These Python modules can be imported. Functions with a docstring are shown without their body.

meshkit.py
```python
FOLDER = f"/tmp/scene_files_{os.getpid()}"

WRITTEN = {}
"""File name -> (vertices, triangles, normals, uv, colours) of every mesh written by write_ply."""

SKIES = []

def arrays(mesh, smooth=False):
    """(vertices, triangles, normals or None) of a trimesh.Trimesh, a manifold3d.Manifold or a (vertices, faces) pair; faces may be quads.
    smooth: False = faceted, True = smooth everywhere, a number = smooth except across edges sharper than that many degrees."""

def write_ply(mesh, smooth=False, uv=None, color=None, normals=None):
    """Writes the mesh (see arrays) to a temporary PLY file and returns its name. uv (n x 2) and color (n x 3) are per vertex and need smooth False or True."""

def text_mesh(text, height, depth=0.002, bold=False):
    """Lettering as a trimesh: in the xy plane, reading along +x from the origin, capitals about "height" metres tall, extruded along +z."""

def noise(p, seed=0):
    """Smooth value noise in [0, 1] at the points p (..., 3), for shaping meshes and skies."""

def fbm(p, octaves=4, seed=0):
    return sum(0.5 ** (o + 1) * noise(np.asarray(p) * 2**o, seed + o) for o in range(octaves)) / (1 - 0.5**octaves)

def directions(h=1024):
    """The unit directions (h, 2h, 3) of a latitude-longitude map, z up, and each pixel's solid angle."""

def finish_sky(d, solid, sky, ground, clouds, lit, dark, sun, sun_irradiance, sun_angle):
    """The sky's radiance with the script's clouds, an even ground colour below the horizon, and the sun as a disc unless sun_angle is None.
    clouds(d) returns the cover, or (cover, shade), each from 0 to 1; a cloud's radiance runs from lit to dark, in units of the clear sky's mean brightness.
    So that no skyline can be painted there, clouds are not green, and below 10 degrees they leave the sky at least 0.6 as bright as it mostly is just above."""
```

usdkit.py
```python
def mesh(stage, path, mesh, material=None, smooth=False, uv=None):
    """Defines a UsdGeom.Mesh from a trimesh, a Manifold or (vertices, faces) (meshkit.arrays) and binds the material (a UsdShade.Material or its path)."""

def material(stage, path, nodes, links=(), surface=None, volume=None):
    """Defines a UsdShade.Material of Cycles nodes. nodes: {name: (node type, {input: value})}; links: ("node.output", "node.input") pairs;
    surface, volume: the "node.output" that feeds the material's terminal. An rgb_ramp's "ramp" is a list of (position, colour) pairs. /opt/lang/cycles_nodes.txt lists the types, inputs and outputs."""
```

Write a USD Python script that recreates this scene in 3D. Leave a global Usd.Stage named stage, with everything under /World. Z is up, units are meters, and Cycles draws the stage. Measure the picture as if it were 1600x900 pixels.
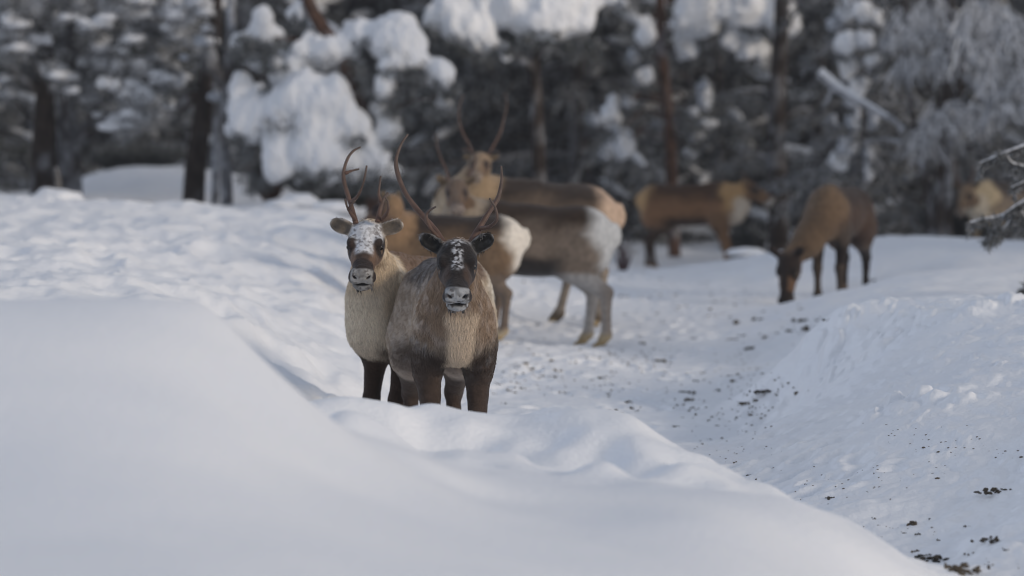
import math, random
import numpy as np
import trimesh
from scipy.interpolate import RBFInterpolator
from scipy.ndimage import map_coordinates
from scipy.spatial import cKDTree
from pxr import Usd, UsdGeom, UsdLux, UsdShade, Gf, Sdf, Vt
import usdkit, meshkit

stage = Usd.Stage.CreateInMemory()
UsdGeom.SetStageUpAxis(stage, 'Z')
UsdGeom.SetStageMetersPerUnit(stage, 1.0)
UsdGeom.Xform.Define(stage, '/World')
UsdGeom.Scope.Define(stage, '/World/Looks')
R = np.random.default_rng(7)

# ------------------------------------------------------------------ camera, sky, sun, exposure
CAM_Z, FOCAL, FPX = 1.45, 100.0, 100.0 / 36.0 * 1600
PITCH = math.atan(170 / FPX)
cam = UsdGeom.Camera.Define(stage, '/World/camera')
cam.AddTranslateOp().Set((0, 0, CAM_Z))
cam.AddRotateXOp().Set(90 - math.degrees(PITCH))
cam.CreateHorizontalApertureAttr(36.0)
cam.CreateVerticalApertureAttr(20.25)
cam.CreateFocalLengthAttr(FOCAL)
cam.CreateClippingRangeAttr(Gf.Vec2f(0.1, 5000))
cam.CreateFStopAttr(1.8)
cam.CreateFocusDistanceAttr(12.75)
cam.CreateExposureAttr(-0.12)

SUN_AZ, SUN_EL = math.radians(124), math.radians(16)      # azimuth from +y towards +x
sun_dir = np.array([math.sin(SUN_AZ) * math.cos(SUN_EL), math.cos(SUN_AZ) * math.cos(SUN_EL), math.sin(SUN_EL)])
sky = UsdLux.DomeLight.Define(stage, '/World/sky')
sky_mat = usdkit.material(stage, '/World/Looks/sky', {
    'tc': ('texture_coordinate', {}),
    'sky': ('sky_texture', {'sky_type': 'single_scattering', 'sun_disc': False, 'sun_elevation': SUN_EL, 'sun_rotation': SUN_AZ, 'aerosol_density': 1.5}),
    'n': ('noise_texture', {'scale': 2.2, 'detail': 5.0, 'roughness': 0.55}),
    'r': ('rgb_ramp', {'ramp': [(0.25, (0.45,) * 3), (0.55, (0.95,) * 3)]}),
    'm': ('mix', {'mix_type': 'mix', 'color2': (3.75, 4.2, 5.15)}),
    'bg': ('background_shader', {'strength': 0.115})},
    [('tc.generated', 'n.vector'), ('n.fac', 'r.fac'), ('r.color', 'm.fac'), ('sky.color', 'm.color1'), ('m.color', 'bg.color')], surface='bg.background')
UsdShade.MaterialBindingAPI.Apply(sky.GetPrim()).Bind(sky_mat)
sky.GetPrim().SetCustomDataByKey('kind', 'structure')
sun = UsdLux.DistantLight.Define(stage, '/World/sun')
sun.CreateIntensityAttr(0.48)
sun.CreateAngleAttr(14.0)
sun.CreateNormalizeAttr(True)
sun.CreateColorAttr(Gf.Vec3f(1.0, 0.86, 0.70))
zq = Gf.Rotation(Gf.Vec3d(0, 0, 1), Gf.Vec3d(*map(float, sun_dir)))
sun.AddOrientOp().Set(Gf.Quatf(zq.GetQuat()))

# ------------------------------------------------------------------ helpers
def P(px, py, Y):
    """The point seen at a pixel of the 1600 x 900 photograph, at world distance Y."""
    c, s = math.cos(PITCH), math.sin(PITCH)
    a, b = (px - 800) / FPX, (450 - py) / FPX
    r = np.array([a, c + b * s, -s + b * c])
    return np.array([0, 0, CAM_Z]) + r * (Y / r[1])

names = {}
def numbered(parent, name):
    k = names.get((parent, name), 0)
    names[(parent, name)] = k + 1
    return f'{parent}/{name}' + (f'_{k:03d}' if k else '')

def tag(prim, label=None, cat=None, group=None, kind=None):
    for k, v in (('label', label), ('category', cat), ('group', group), ('kind', kind)):
        if v:
            prim.SetCustomDataByKey(k, v)
    return prim

def thing(name, loc, label, cat, group=None, kind=None):
    x = UsdGeom.Xform.Define(stage, numbered('/World', name))
    x.AddTranslateOp().Set(tuple(map(float, loc)))
    return tag(x.GetPrim(), label, cat, group, kind)

def obj(name, m, mat, parent=None, smooth=False, col=None, org=None):
    """One Mesh prim under parent (or /World); points are given in world space and shifted by org."""
    path = numbered(str(parent.GetPath()) if parent is not None else '/World', name)
    if isinstance(m, trimesh.Trimesh):
        m = (np.array(m.vertices), np.array(m.faces))
    v, f = m
    if org is not None:
        v = v - np.asarray(org)
    g = usdkit.mesh(stage, path, (v, f), mat, smooth=smooth)
    if col is not None:
        UsdGeom.PrimvarsAPI(g).CreatePrimvar('Col', Sdf.ValueTypeNames.Color3fArray, 'vertex').Set(Vt.Vec3fArray.FromNumpy(np.ascontiguousarray(col, dtype=np.float32)))
    return g.GetPrim()

def dup(root, loc, rotz=0.0, scale=1.0, label=None, group=None, name=None):
    x = UsdGeom.Xform.Define(stage, numbered('/World', name or root.GetName().rstrip('0123456789').rstrip('_')))
    x.AddTranslateOp(opSuffix='at').Set(tuple(map(float, loc)))
    x.AddRotateZOp(opSuffix='turn').Set(math.degrees(rotz))
    x.AddScaleOp(opSuffix='size').Set((scale,) * 3)
    p = x.GetPrim()
    p.GetReferences().AddInternalReference(root.GetPath())
    p.SetInstanceable(True)
    x.SetXformOpOrder([o for o in x.GetOrderedXformOps() if o.GetOpName().split(':')[-1] in ('at', 'turn', 'size')])
    was = root.GetCustomData()
    return tag(p, label or was.get('label'), was.get('category'), group or was.get('group'), was.get('kind'))

def cat_mesh(parts):
    """Joins (verts, faces[, colours]) triples."""
    vs, fs, cs, n = [], [], [], 0
    for p in parts:
        vs.append(p[0]); fs.append(np.asarray(p[1]) + n); n += len(p[0])
        if len(p) > 2:
            cs.append(p[2])
    out = np.vstack(vs), np.vstack(fs)
    return (*out, np.vstack(cs)) if cs else out

def smoothpath(pts, n):
    """Catmull-Rom through rows of pts (any number of columns)."""
    pts = np.asarray(pts, float)
    p = np.vstack([2 * pts[0] - pts[1], pts, 2 * pts[-1] - pts[-2]])
    t = np.linspace(0, len(pts) - 1 - 1e-9, n)
    i = t.astype(int); u = (t - i)[:, None]
    a, b, c, d = p[i], p[i + 1], p[i + 2], p[i + 3]
    return 0.5 * (2 * b + (c - a) * u + (2 * a - 5 * b + 4 * c - d) * u ** 2 + (3 * b - a - 3 * c + d) * u ** 3)

def tube(path, radii, sides=8, cap=True):
    p = np.asarray(path, float); r = np.broadcast_to(radii, (len(p),))
    t = np.gradient(p, axis=0); t /= np.linalg.norm(t, axis=1, keepdims=True) + 1e-12
    ref = np.array([0.3, 0.9, 0.2]) if abs(t[0] @ np.array([0.3, 0.9, 0.2])) < 0.9 else np.array([1.0, 0, 0])
    a = np.cross(t, ref); a /= np.linalg.norm(a, axis=1, keepdims=True) + 1e-12
    b = np.cross(t, a); ang = np.arange(sides) * 2 * np.pi / sides
    v = (p[:, None] + r[:, None, None] * (np.cos(ang)[None, :, None] * a[:, None] + np.sin(ang)[None, :, None] * b[:, None])).reshape(-1, 3)
    i, j = np.meshgrid(np.arange(len(p) - 1), np.arange(sides), indexing='ij')
    q = np.stack([i * sides + j, i * sides + (j + 1) % sides, (i + 1) * sides + (j + 1) % sides, (i + 1) * sides + j], -1).reshape(-1, 4)
    f = np.vstack([q[:, [0, 2, 1]], q[:, [0, 3, 2]]])
    if cap:
        v = np.vstack([v, p[0], p[-1] + t[-1] * r[-1] * 0.6]); n = len(v)
        k = np.arange(sides); e = (len(p) - 1) * sides
        f = np.vstack([f, np.stack([k, (k + 1) % sides, np.full(sides, n - 2)], 1), np.stack([e + (k + 1) % sides, e + k, np.full(sides, n - 1)], 1)])
    return v, f

def sstep(a, b, x):
    t = np.clip((np.asarray(x) - a) / (b - a), 0, 1)
    return t * t * (3 - 2 * t)

# ------------------------------------------------------------------ materials
def vcol_mat(name, rough=0.8, bump=None, grain=None, spec=0.3, sheen=0.0):
    nodes = {'a': ('attribute', {'attribute': 'Col'}), 'p': ('principled_bsdf', {'roughness': rough, 'specular_ior_level': spec, 'sheen_weight': sheen})}
    links = []
    src = 'a.color'
    if grain or bump:
        nodes['g'] = ('geometry', {})
    if grain:
        sc, lo, hi = grain
        nodes |= {'n': ('noise_texture', {'scale': sc, 'detail': 3.0}), 'r': ('rgb_ramp', {'ramp': [(0.3, (lo,) * 3), (0.7, (hi,) * 3)]}), 'm': ('mix', {'mix_type': 'multiply', 'fac': 1.0})}
        links += [('g.position', 'n.vector'), ('n.fac', 'r.fac'), ('a.color', 'm.color1'), ('r.color', 'm.color2')]
        src = 'm.color'
    if bump:
        nodes |= {'bn': ('noise_texture', {'scale': bump[0], 'detail': 4.0}), 'b': ('bump', {'strength': bump[1], 'distance': bump[2]})}
        links += [('g.position', 'bn.vector'), ('bn.fac', 'b.height'), ('b.normal', 'p.normal')]
    links.append((src, 'p.base_color'))
    return usdkit.material(stage, '/World/Looks/' + name, nodes, links, surface='p.BSDF')

M_SNOW = usdkit.material(stage, '/World/Looks/snow', {
    'g': ('geometry', {}), 'n': ('noise_texture', {'scale': 38.0, 'detail': 5.0, 'roughness': 0.6}), 'n2': ('noise_texture', {'scale': 2.0, 'detail': 3.0}),
    'r': ('rgb_ramp', {'ramp': [(0.3, (0.80, 0.815, 0.84)), (0.7, (0.86, 0.865, 0.87))]}),
    'b': ('bump', {'strength': 0.35, 'distance': 0.02}), 'p': ('principled_bsdf', {'roughness': 0.65, 'specular_ior_level': 0.25})},
    [('g.position', 'n.vector'), ('g.position', 'n2.vector'), ('n2.fac', 'r.fac'), ('r.color', 'p.base_color'), ('n.fac', 'b.height'), ('b.normal', 'p.normal')], surface='p.BSDF')
M_SHADED_SNOW = usdkit.material(stage, '/World/Looks/rime', {  # frosty snow for small pads, its colour lowered to imitate shade
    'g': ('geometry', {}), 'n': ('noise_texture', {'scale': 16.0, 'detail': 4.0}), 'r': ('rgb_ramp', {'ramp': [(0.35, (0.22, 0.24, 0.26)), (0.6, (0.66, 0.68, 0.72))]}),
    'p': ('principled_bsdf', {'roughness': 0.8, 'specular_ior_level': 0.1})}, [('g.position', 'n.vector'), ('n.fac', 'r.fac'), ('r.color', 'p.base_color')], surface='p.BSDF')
M_COAT = vcol_mat('deer_coat', 0.85, bump=(90, 0.5, 0.012), grain=(30, 0.8, 1.15), spec=0.15, sheen=0.1)
M_FUR = vcol_mat('fur_strand', 0.75, spec=0.2)
M_ANTLER = vcol_mat('antler', 0.55, bump=(60, 0.3, 0.004), grain=(25, 0.7, 1.2))
M_NEEDLE = vcol_mat('needles', 0.7, spec=0.2)
M_BARK = vcol_mat('bark', 0.9, bump=(14, 0.9, 0.05), grain=(9, 0.55, 1.4), spec=0.1)
M_EYE = usdkit.material(stage, '/World/Looks/eye', {'p': ('principled_bsdf', {'base_color': (0.008, 0.006, 0.005), 'roughness': 0.12})}, surface='p.BSDF')
M_HOOF = usdkit.material(stage, '/World/Looks/hoof', {'p': ('principled_bsdf', {'base_color': (0.03, 0.025, 0.02), 'roughness': 0.5})}, surface='p.BSDF')
M_HOOF_TAN = usdkit.material(stage, '/World/Looks/hoof_tan', {'p': ('principled_bsdf', {'base_color': (0.34, 0.25, 0.13), 'roughness': 0.6})}, surface='p.BSDF')
M_DUNG = usdkit.material(stage, '/World/Looks/dung', {'o': ('object_info', {}), 'r': ('rgb_ramp', {'ramp': [(0, (0.03, 0.024, 0.017)), (1, (0.10, 0.078, 0.052))]}), 'p': ('principled_bsdf', {'roughness': 0.8})},
    [('o.random', 'r.fac'), ('r.color', 'p.base_color')], surface='p.BSDF')

# ------------------------------------------------------------------ ground
def W(px, Y, z):
    return np.array([(px - 800) / FPX * Y, Y, z])

ctl = [P(*a) for a in [
    # near bank: foreground slope, crest, hollow, second crest
    (-300, 900, 5.2), (100, 900, 5.2), (500, 900, 5.6), (800, 900, 6.2), (1050, 900, 6.8), (1250, 900, 7.6), (1400, 900, 8.6),
    (-300, 650, 6.6), (0, 650, 6.6), (300, 650, 6.8), (500, 740, 6.9), (700, 800, 7.1), (900, 830, 7.4), (1100, 820, 7.8), (1250, 840, 8.3),
    (-300, 465, 8), (0, 470, 8), (200, 472, 8), (330, 490, 8), (400, 560, 8), (450, 640, 8.1), (550, 676, 8.2), (650, 715, 8.2), (740, 775, 8.1),
    (520, 655, 9.2), (620, 680, 9.2), (700, 722, 9.2), (720, 725, 9.6), (800, 736, 9.4), (880, 748, 9.3), (960, 752, 9.3), (1060, 742, 9.7), (1160, 772, 9.4), (680, 690, 10.1), (760, 695, 10.1), (860, 700, 10.0), (930, 735, 9.7),
    (480, 648, 10.2), (540, 640, 10.6), (650, 641, 10.7), (780, 640, 10.7), (900, 643, 10.6), (960, 652, 10.6), (1050, 685, 10.5), (1120, 716, 10.3), (1180, 750, 10.0), (1300, 806, 9.6), (1390, 856, 9.3),
    # far side of the path, left bank
    (0, 440, 16.5), (100, 445, 16.5), (200, 455, 16.5), (330, 480, 16.5), (400, 540, 16), (430, 600, 15.2), (470, 630, 14.8), (515, 635, 15.5),
    (515, 560, 17.5), (520, 480, 20), (530, 420, 22.5), (545, 375, 25), (400, 480, 18.5), (400, 420, 21), (400, 370, 24.5), (300, 440, 19), (300, 390, 22),
    (200, 410, 20), (200, 360, 24), (100, 390, 21), (100, 345, 25), (0, 380, 21.5), (0, 335, 26), (-250, 360, 22), (-250, 320, 27),
    (0, 322, 28), (150, 326, 28), (300, 335, 28), (400, 340, 28), (500, 347, 27.5), (560, 358, 27), (620, 412, 24), (640, 390, 27),
    # the path under the animals
    (800, 535, 20.5), (650, 525, 20.5), (925, 543, 21.5), (790, 528, 22.2), (955, 518, 23), (893, 507, 23.4), (822, 497, 23.8),
    # right bank
    (1290, 500, 17), (1380, 482, 16.8), (1450, 479, 16.5), (1600, 476, 16), (1800, 476, 15.5), (1300, 525, 18.3), (1400, 503, 18.3), (1500, 500, 18.2), (1600, 500, 18), (1255, 640, 15.2), (1350, 600, 15), (1450, 650, 13), (1600, 620, 13), (1600, 750, 11.5), (1400, 750, 12), (1800, 650, 11.5),
    (1300, 800, 11.5), (1550, 850, 10.5), (1500, 450, 21), (1350, 474, 20.8), (1600, 412, 25), (1400, 432, 24), (1500, 405, 26), (1800, 450, 22),
    (1200, 388, 30), (1300, 376, 29), (1450, 372, 29), (1600, 380, 28), (1800, 380, 28), (1280, 475, 25), (1220, 478, 25), (1340, 470, 25.3)]]
ctl += [W(*a) for a in [
    (-100, 10, .75), (0, 10, .75), (200, 10, .7), (330, 10, .5), (420, 10, .3), (0, 13, .6), (200, 13, .5), (350, 13, .32), (440, 12.8, .12), (-300, 13, .6),
    (520, 11.7, .08), (600, 11.7, .03), (700, 11.7, .02), (800, 11.7, .0), (900, 11.6, .0), (1000, 11.6, .0), (1100, 11.4, 0), (1250, 11, 0),
    (560, 13, .02), (560, 14.5, .05), (650, 13, 0), (650, 14.5, .03), (750, 13, 0), (760, 14.5, .03), (850, 13, 0), (950, 13, 0), (1100, 13, .0),
    (600, 16.5, .1), (700, 16.5, .08), (800, 16, .07), (1000, 15, .05), (1150, 15, .06), (950, 17, .09), (1150, 17, .1), (950, 19, .13), (1150, 19, .14), (700, 18.5, .18), (800, 18.5, .15),
    (1450, 10.5, 0.02), (1550, 9.3, 0), (1500, 8.4, -.02), (1700, 9, .05), (1000, 21.5, .18), (1150, 21.5, .2), (1230, 21, .22), (1000, 25, .34), (1130, 25, .35), (1000, 28, .44), (1120, 28, .46), (990, 31, .52), (1080, 31, .56), (900, 28, .5), (800, 28, .6), (1140, 31, .62),
    (1225, 16.5, .1), (1210, 18, .12), (1215, 19.5, .15), (0, 33, 1.12), (300, 33, 1.05), (450, 33, 1.22), (560, 32, .9), (700, 33, .7), (850, 34, .4), (1000, 35, .3), (1200, 35, .25), (1400, 34, .4), (1700, 34, .4),
    (1000, 40, .22), (1150, 40, .25), (1400, 40, .3), (1700, 40, .4), (850, 42, .4), (600, 42, .9), (60, 37, 1.25), (320, 37, 1.15), (200, 41, 1.66), (50, 41, 1.2), (450, 38, 1.25), (-200, 38, 1.3),
    (-200, 60, 1.7), (200, 60, 1.6), (600, 60, 1.2), (1000, 60, .9), (1400, 60, .9), (1800, 60, 1.0), (0, 130, 3), (800, 130, 3), (1600, 130, 3),
    (430, 9, .6), (470, 9.2, .58), (400, 9, .68), (330, 9, .83), (200, 9.2, .85), (0, 9.2, .88),
    (0, 3.6, .75), (800, 3.6, .55), (1600, 5, .35), (2200, 7, .2), (-600, 6, .8), (-600, 3.6, .7), (2200, 3.6, .25), (1700, 6.5, .15)]]
ctl = np.array(ctl)

def warp(x, y):
    yy = np.maximum(y, 3.0)
    return np.stack([x / (yy + 2.0) * 11.0, np.log(yy) * 7.0], -1)

rbf = RBFInterpolator(warp(ctl[:, 0], ctl[:, 1]), ctl[:, 2], kernel='thin_plate_spline', smoothing=0.002)
GA, GB = np.linspace(-4.2, 4.2, 150), np.linspace(np.log(3.0) * 7, np.log(220) * 7, 330)
gg = np.stack(np.meshgrid(GA, GB, indexing='ij'), -1).reshape(-1, 2)
GRID = np.clip(rbf(gg).reshape(len(GA), len(GB)), -.15, 6)

def worley(p, seed):
    """Distance to the nearest and second nearest of jittered points (2-D)."""
    lo, hi = p.min(0) - 2, p.max(0) + 2
    i = np.stack(np.meshgrid(np.arange(math.floor(lo[0]), math.ceil(hi[0])), np.arange(math.floor(lo[1]), math.ceil(hi[1])), indexing='ij'), -1).reshape(-1, 2)
    h = np.sin(i @ np.array([127.1, 311.7]) + seed) * 43758.5453
    h2 = np.sin(i @ np.array([269.5, 183.3]) + seed) * 43758.5453
    pts = i + np.stack([h - np.floor(h), h2 - np.floor(h2)], -1)
    hh = np.sin(i @ np.array([37.3, 91.7]) + seed) * 9758.53
    d, k = cKDTree(pts).query(p, k=2)
    return d[:, 0], d[:, 1], (hh - np.floor(hh))[k[:, 0]]

def noise2(x, y, s, seed=0, oct=3):
    return meshkit.fbm(np.stack([x * s, y * s, np.full_like(x, 0.37 + seed)], -1), oct, seed) - 0.5

def H0(x, y):
    w = warp(x, y)
    a = (w[..., 0] - GA[0]) / (GA[1] - GA[0]); b = (w[..., 1] - GB[0]) / (GB[1] - GB[0])
    return map_coordinates(GRID, [a, b], order=3, mode='nearest')

def masks(x, y, z):
    """How trampled (path), how lumpy (banks thrown up by a plough) and how chunky the snow is."""
    px = 800 + FPX * x / np.maximum(y, 1)
    left = sstep(-.2, -.9, x + .18 * (y < 0)) * sstep(12.0, 14.5, y) * sstep(31, 27, y)
    left = np.where((px > 560) & (y > 15), left * sstep(640, 560, px), left)
    edge = 2.1 - 0.55 * sstep(15.5, 10.0, y) 
    right = sstep(1.25, 1.9, x) * sstep(8.6, 10.5, y) * sstep(33, 28, y)
    path = sstep(11.0, 11.8, y) * (1 - left) * (1 - right) * sstep(35, 30, y)
    path = np.maximum(path, sstep(.3, .18, z) * sstep(7.5, 9, y) * sstep(13, 12, y) * (x > .5))
    chunk = right * sstep(18.5, 16.0, y) * sstep(.05, .3, z)
    return left, right, path, chunk

_pr = np.random.default_rng(3)
_pp = np.stack([_pr.uniform(-2.2, 3.4, 700), 12 + 20 * _pr.random(700) ** 1.1], -1)
PRINTS = cKDTree(np.vstack([_pp, _pp + _pr.normal(0, .16, _pp.shape)]))

def H(x, y):
    x = np.asarray(x, float); y = np.asarray(y, float)
    z = H0(x, y)
    left, right, path, chunk = masks(x, y, z)
    z = z + sstep(31, 35, y) * noise2(x, y, .8, 71, 4) * .35
    near = sstep(9.0, 8.0, y)
    z = z + near * noise2(x, y, 1.7, 61, 3) * .035
    z = z + noise2(x, y, .55, 3, 2) * .05 * (1 - .8 * path)
    if left.max() > 0.01:
        xs, ys = x + noise2(x, y, 1.3, 8) * .5, y + noise2(x, y, 1.1, 9) * .8
        rid = 1 - np.abs(noise2(xs, ys * .62, 1.9, 11, 3)) * 4.2
        z = z + left * (rid * .10 + noise2(x, y, 6, 12, 3) * .10 + noise2(x, y, 2.2, 15, 2) * .16)
    if right.max() > 0.01:
        add = np.zeros_like(z); m = chunk > .01
        if m.any():
            qx, qy = x[m], y[m]
            jx, jy = qx + noise2(qx, qy, 6, 31) * .16, qy + noise2(qx, qy, 5, 32) * .25
            d1, d2, hh = worley(np.stack([jx * 6.5 + qy, jy * 4.2], -1), 2.0)
            e1, e2, h2 = worley(np.stack([jx * 15, jy * 9.5 + qx * 3], -1), 5.0)
            ch = hh ** 2.2 * sstep(0, .45, d2 - d1); cs = h2 ** 2 * sstep(0, .5, e2 - e1)
            patch = sstep(-.02, .16, noise2(qx, qy, 1.1, 21, 2))
            add[m] = chunk[m] * ((.012 + .055 * patch) * ch + (.008 + .022 * patch) * cs)
        z = z + add + right * noise2(x, y, 2.0, 22, 3) * .09 + right * noise2(x + y * .3, y * .6, 7, 25, 3) * .035
    if path.max() > 0.01:
        z = z + path * (noise2(x, y, 5.5, 41, 3) * .05 + noise2(x, y, 16, 42, 2) * .018)
        m = (path > .15) & (y < 32)
        if m.any():
            d, _ = PRINTS.query(np.stack([x[m], y[m]], -1))
            z[m] = z[m] + path[m] * (-.045 * np.exp(-(d / .05) ** 2) + .016 * np.exp(-((d - .085) / .03) ** 2))
    # wind-worn dimples on the second near lobe
    lobe = sstep(8.6, 9.3, y) * sstep(11.2, 10.4, y) * sstep(-1.0, -.3, x) * sstep(1.3, .9, x)
    z = z + lobe * (noise2(x, y * .8, 3.4, 51, 2) * .23 - .012 * sstep(9.6, 10.3, y))
    z = z - .06 * sstep(27, 30, y) * sstep(34, 31, y) * sstep(.6, .9, x) * sstep(4, 2.5, x)
    return z

def ground_at(px, py, y0=7.0, y1=60.0):
    ys = np.geomspace(y0, y1, 1500)
    pts = np.array([P(px, py, t) for t in (ys[0], ys[-1])])
    l = pts[0] + (pts[1] - pts[0]) * ((ys - ys[0]) / (ys[-1] - ys[0]))[:, None]
    below = l[:, 2] <= H(l[:, 0], l[:, 1])
    k = int(np.argmax(below)) if below.any() else len(ys) - 1
    return l[k]

def build_ground():
    ys = np.concatenate([np.linspace(-60, 2.5, 12), np.linspace(2.9, 5, 10), np.geomspace(5.05, 34, 900), np.geomspace(34.3, 220, 130)])
    s = np.concatenate([-np.geomspace(60, 1.04, 16), np.linspace(-1, 1, 640), np.geomspace(1.04, 60, 16)])
    Y, S = np.meshgrid(ys, s, indexing='ij')
    wid = np.maximum(Y, 3) * .205 + .5
    X = np.clip(S, -1, 1) * wid + np.sign(S) * np.maximum(np.abs(S) - 1, 0) * 4.5
    Z = H(X, np.maximum(Y, 3))
    n = len(s); i, j = np.meshgrid(np.arange(len(ys) - 1), np.arange(n - 1), indexing='ij')
    a = i * n + j
    f = np.vstack([np.stack([a, a + 1, a + n + 1], -1).reshape(-1, 3), np.stack([a, a + n + 1, a + n], -1).reshape(-1, 3)])
    tag(obj('snow_ground', (np.stack([X, Y, Z], -1).reshape(-1, 3), f), M_SNOW, smooth=True), 'white snow ground with ploughed banks and a trampled path', None, None, 'structure')
build_ground()

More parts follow.
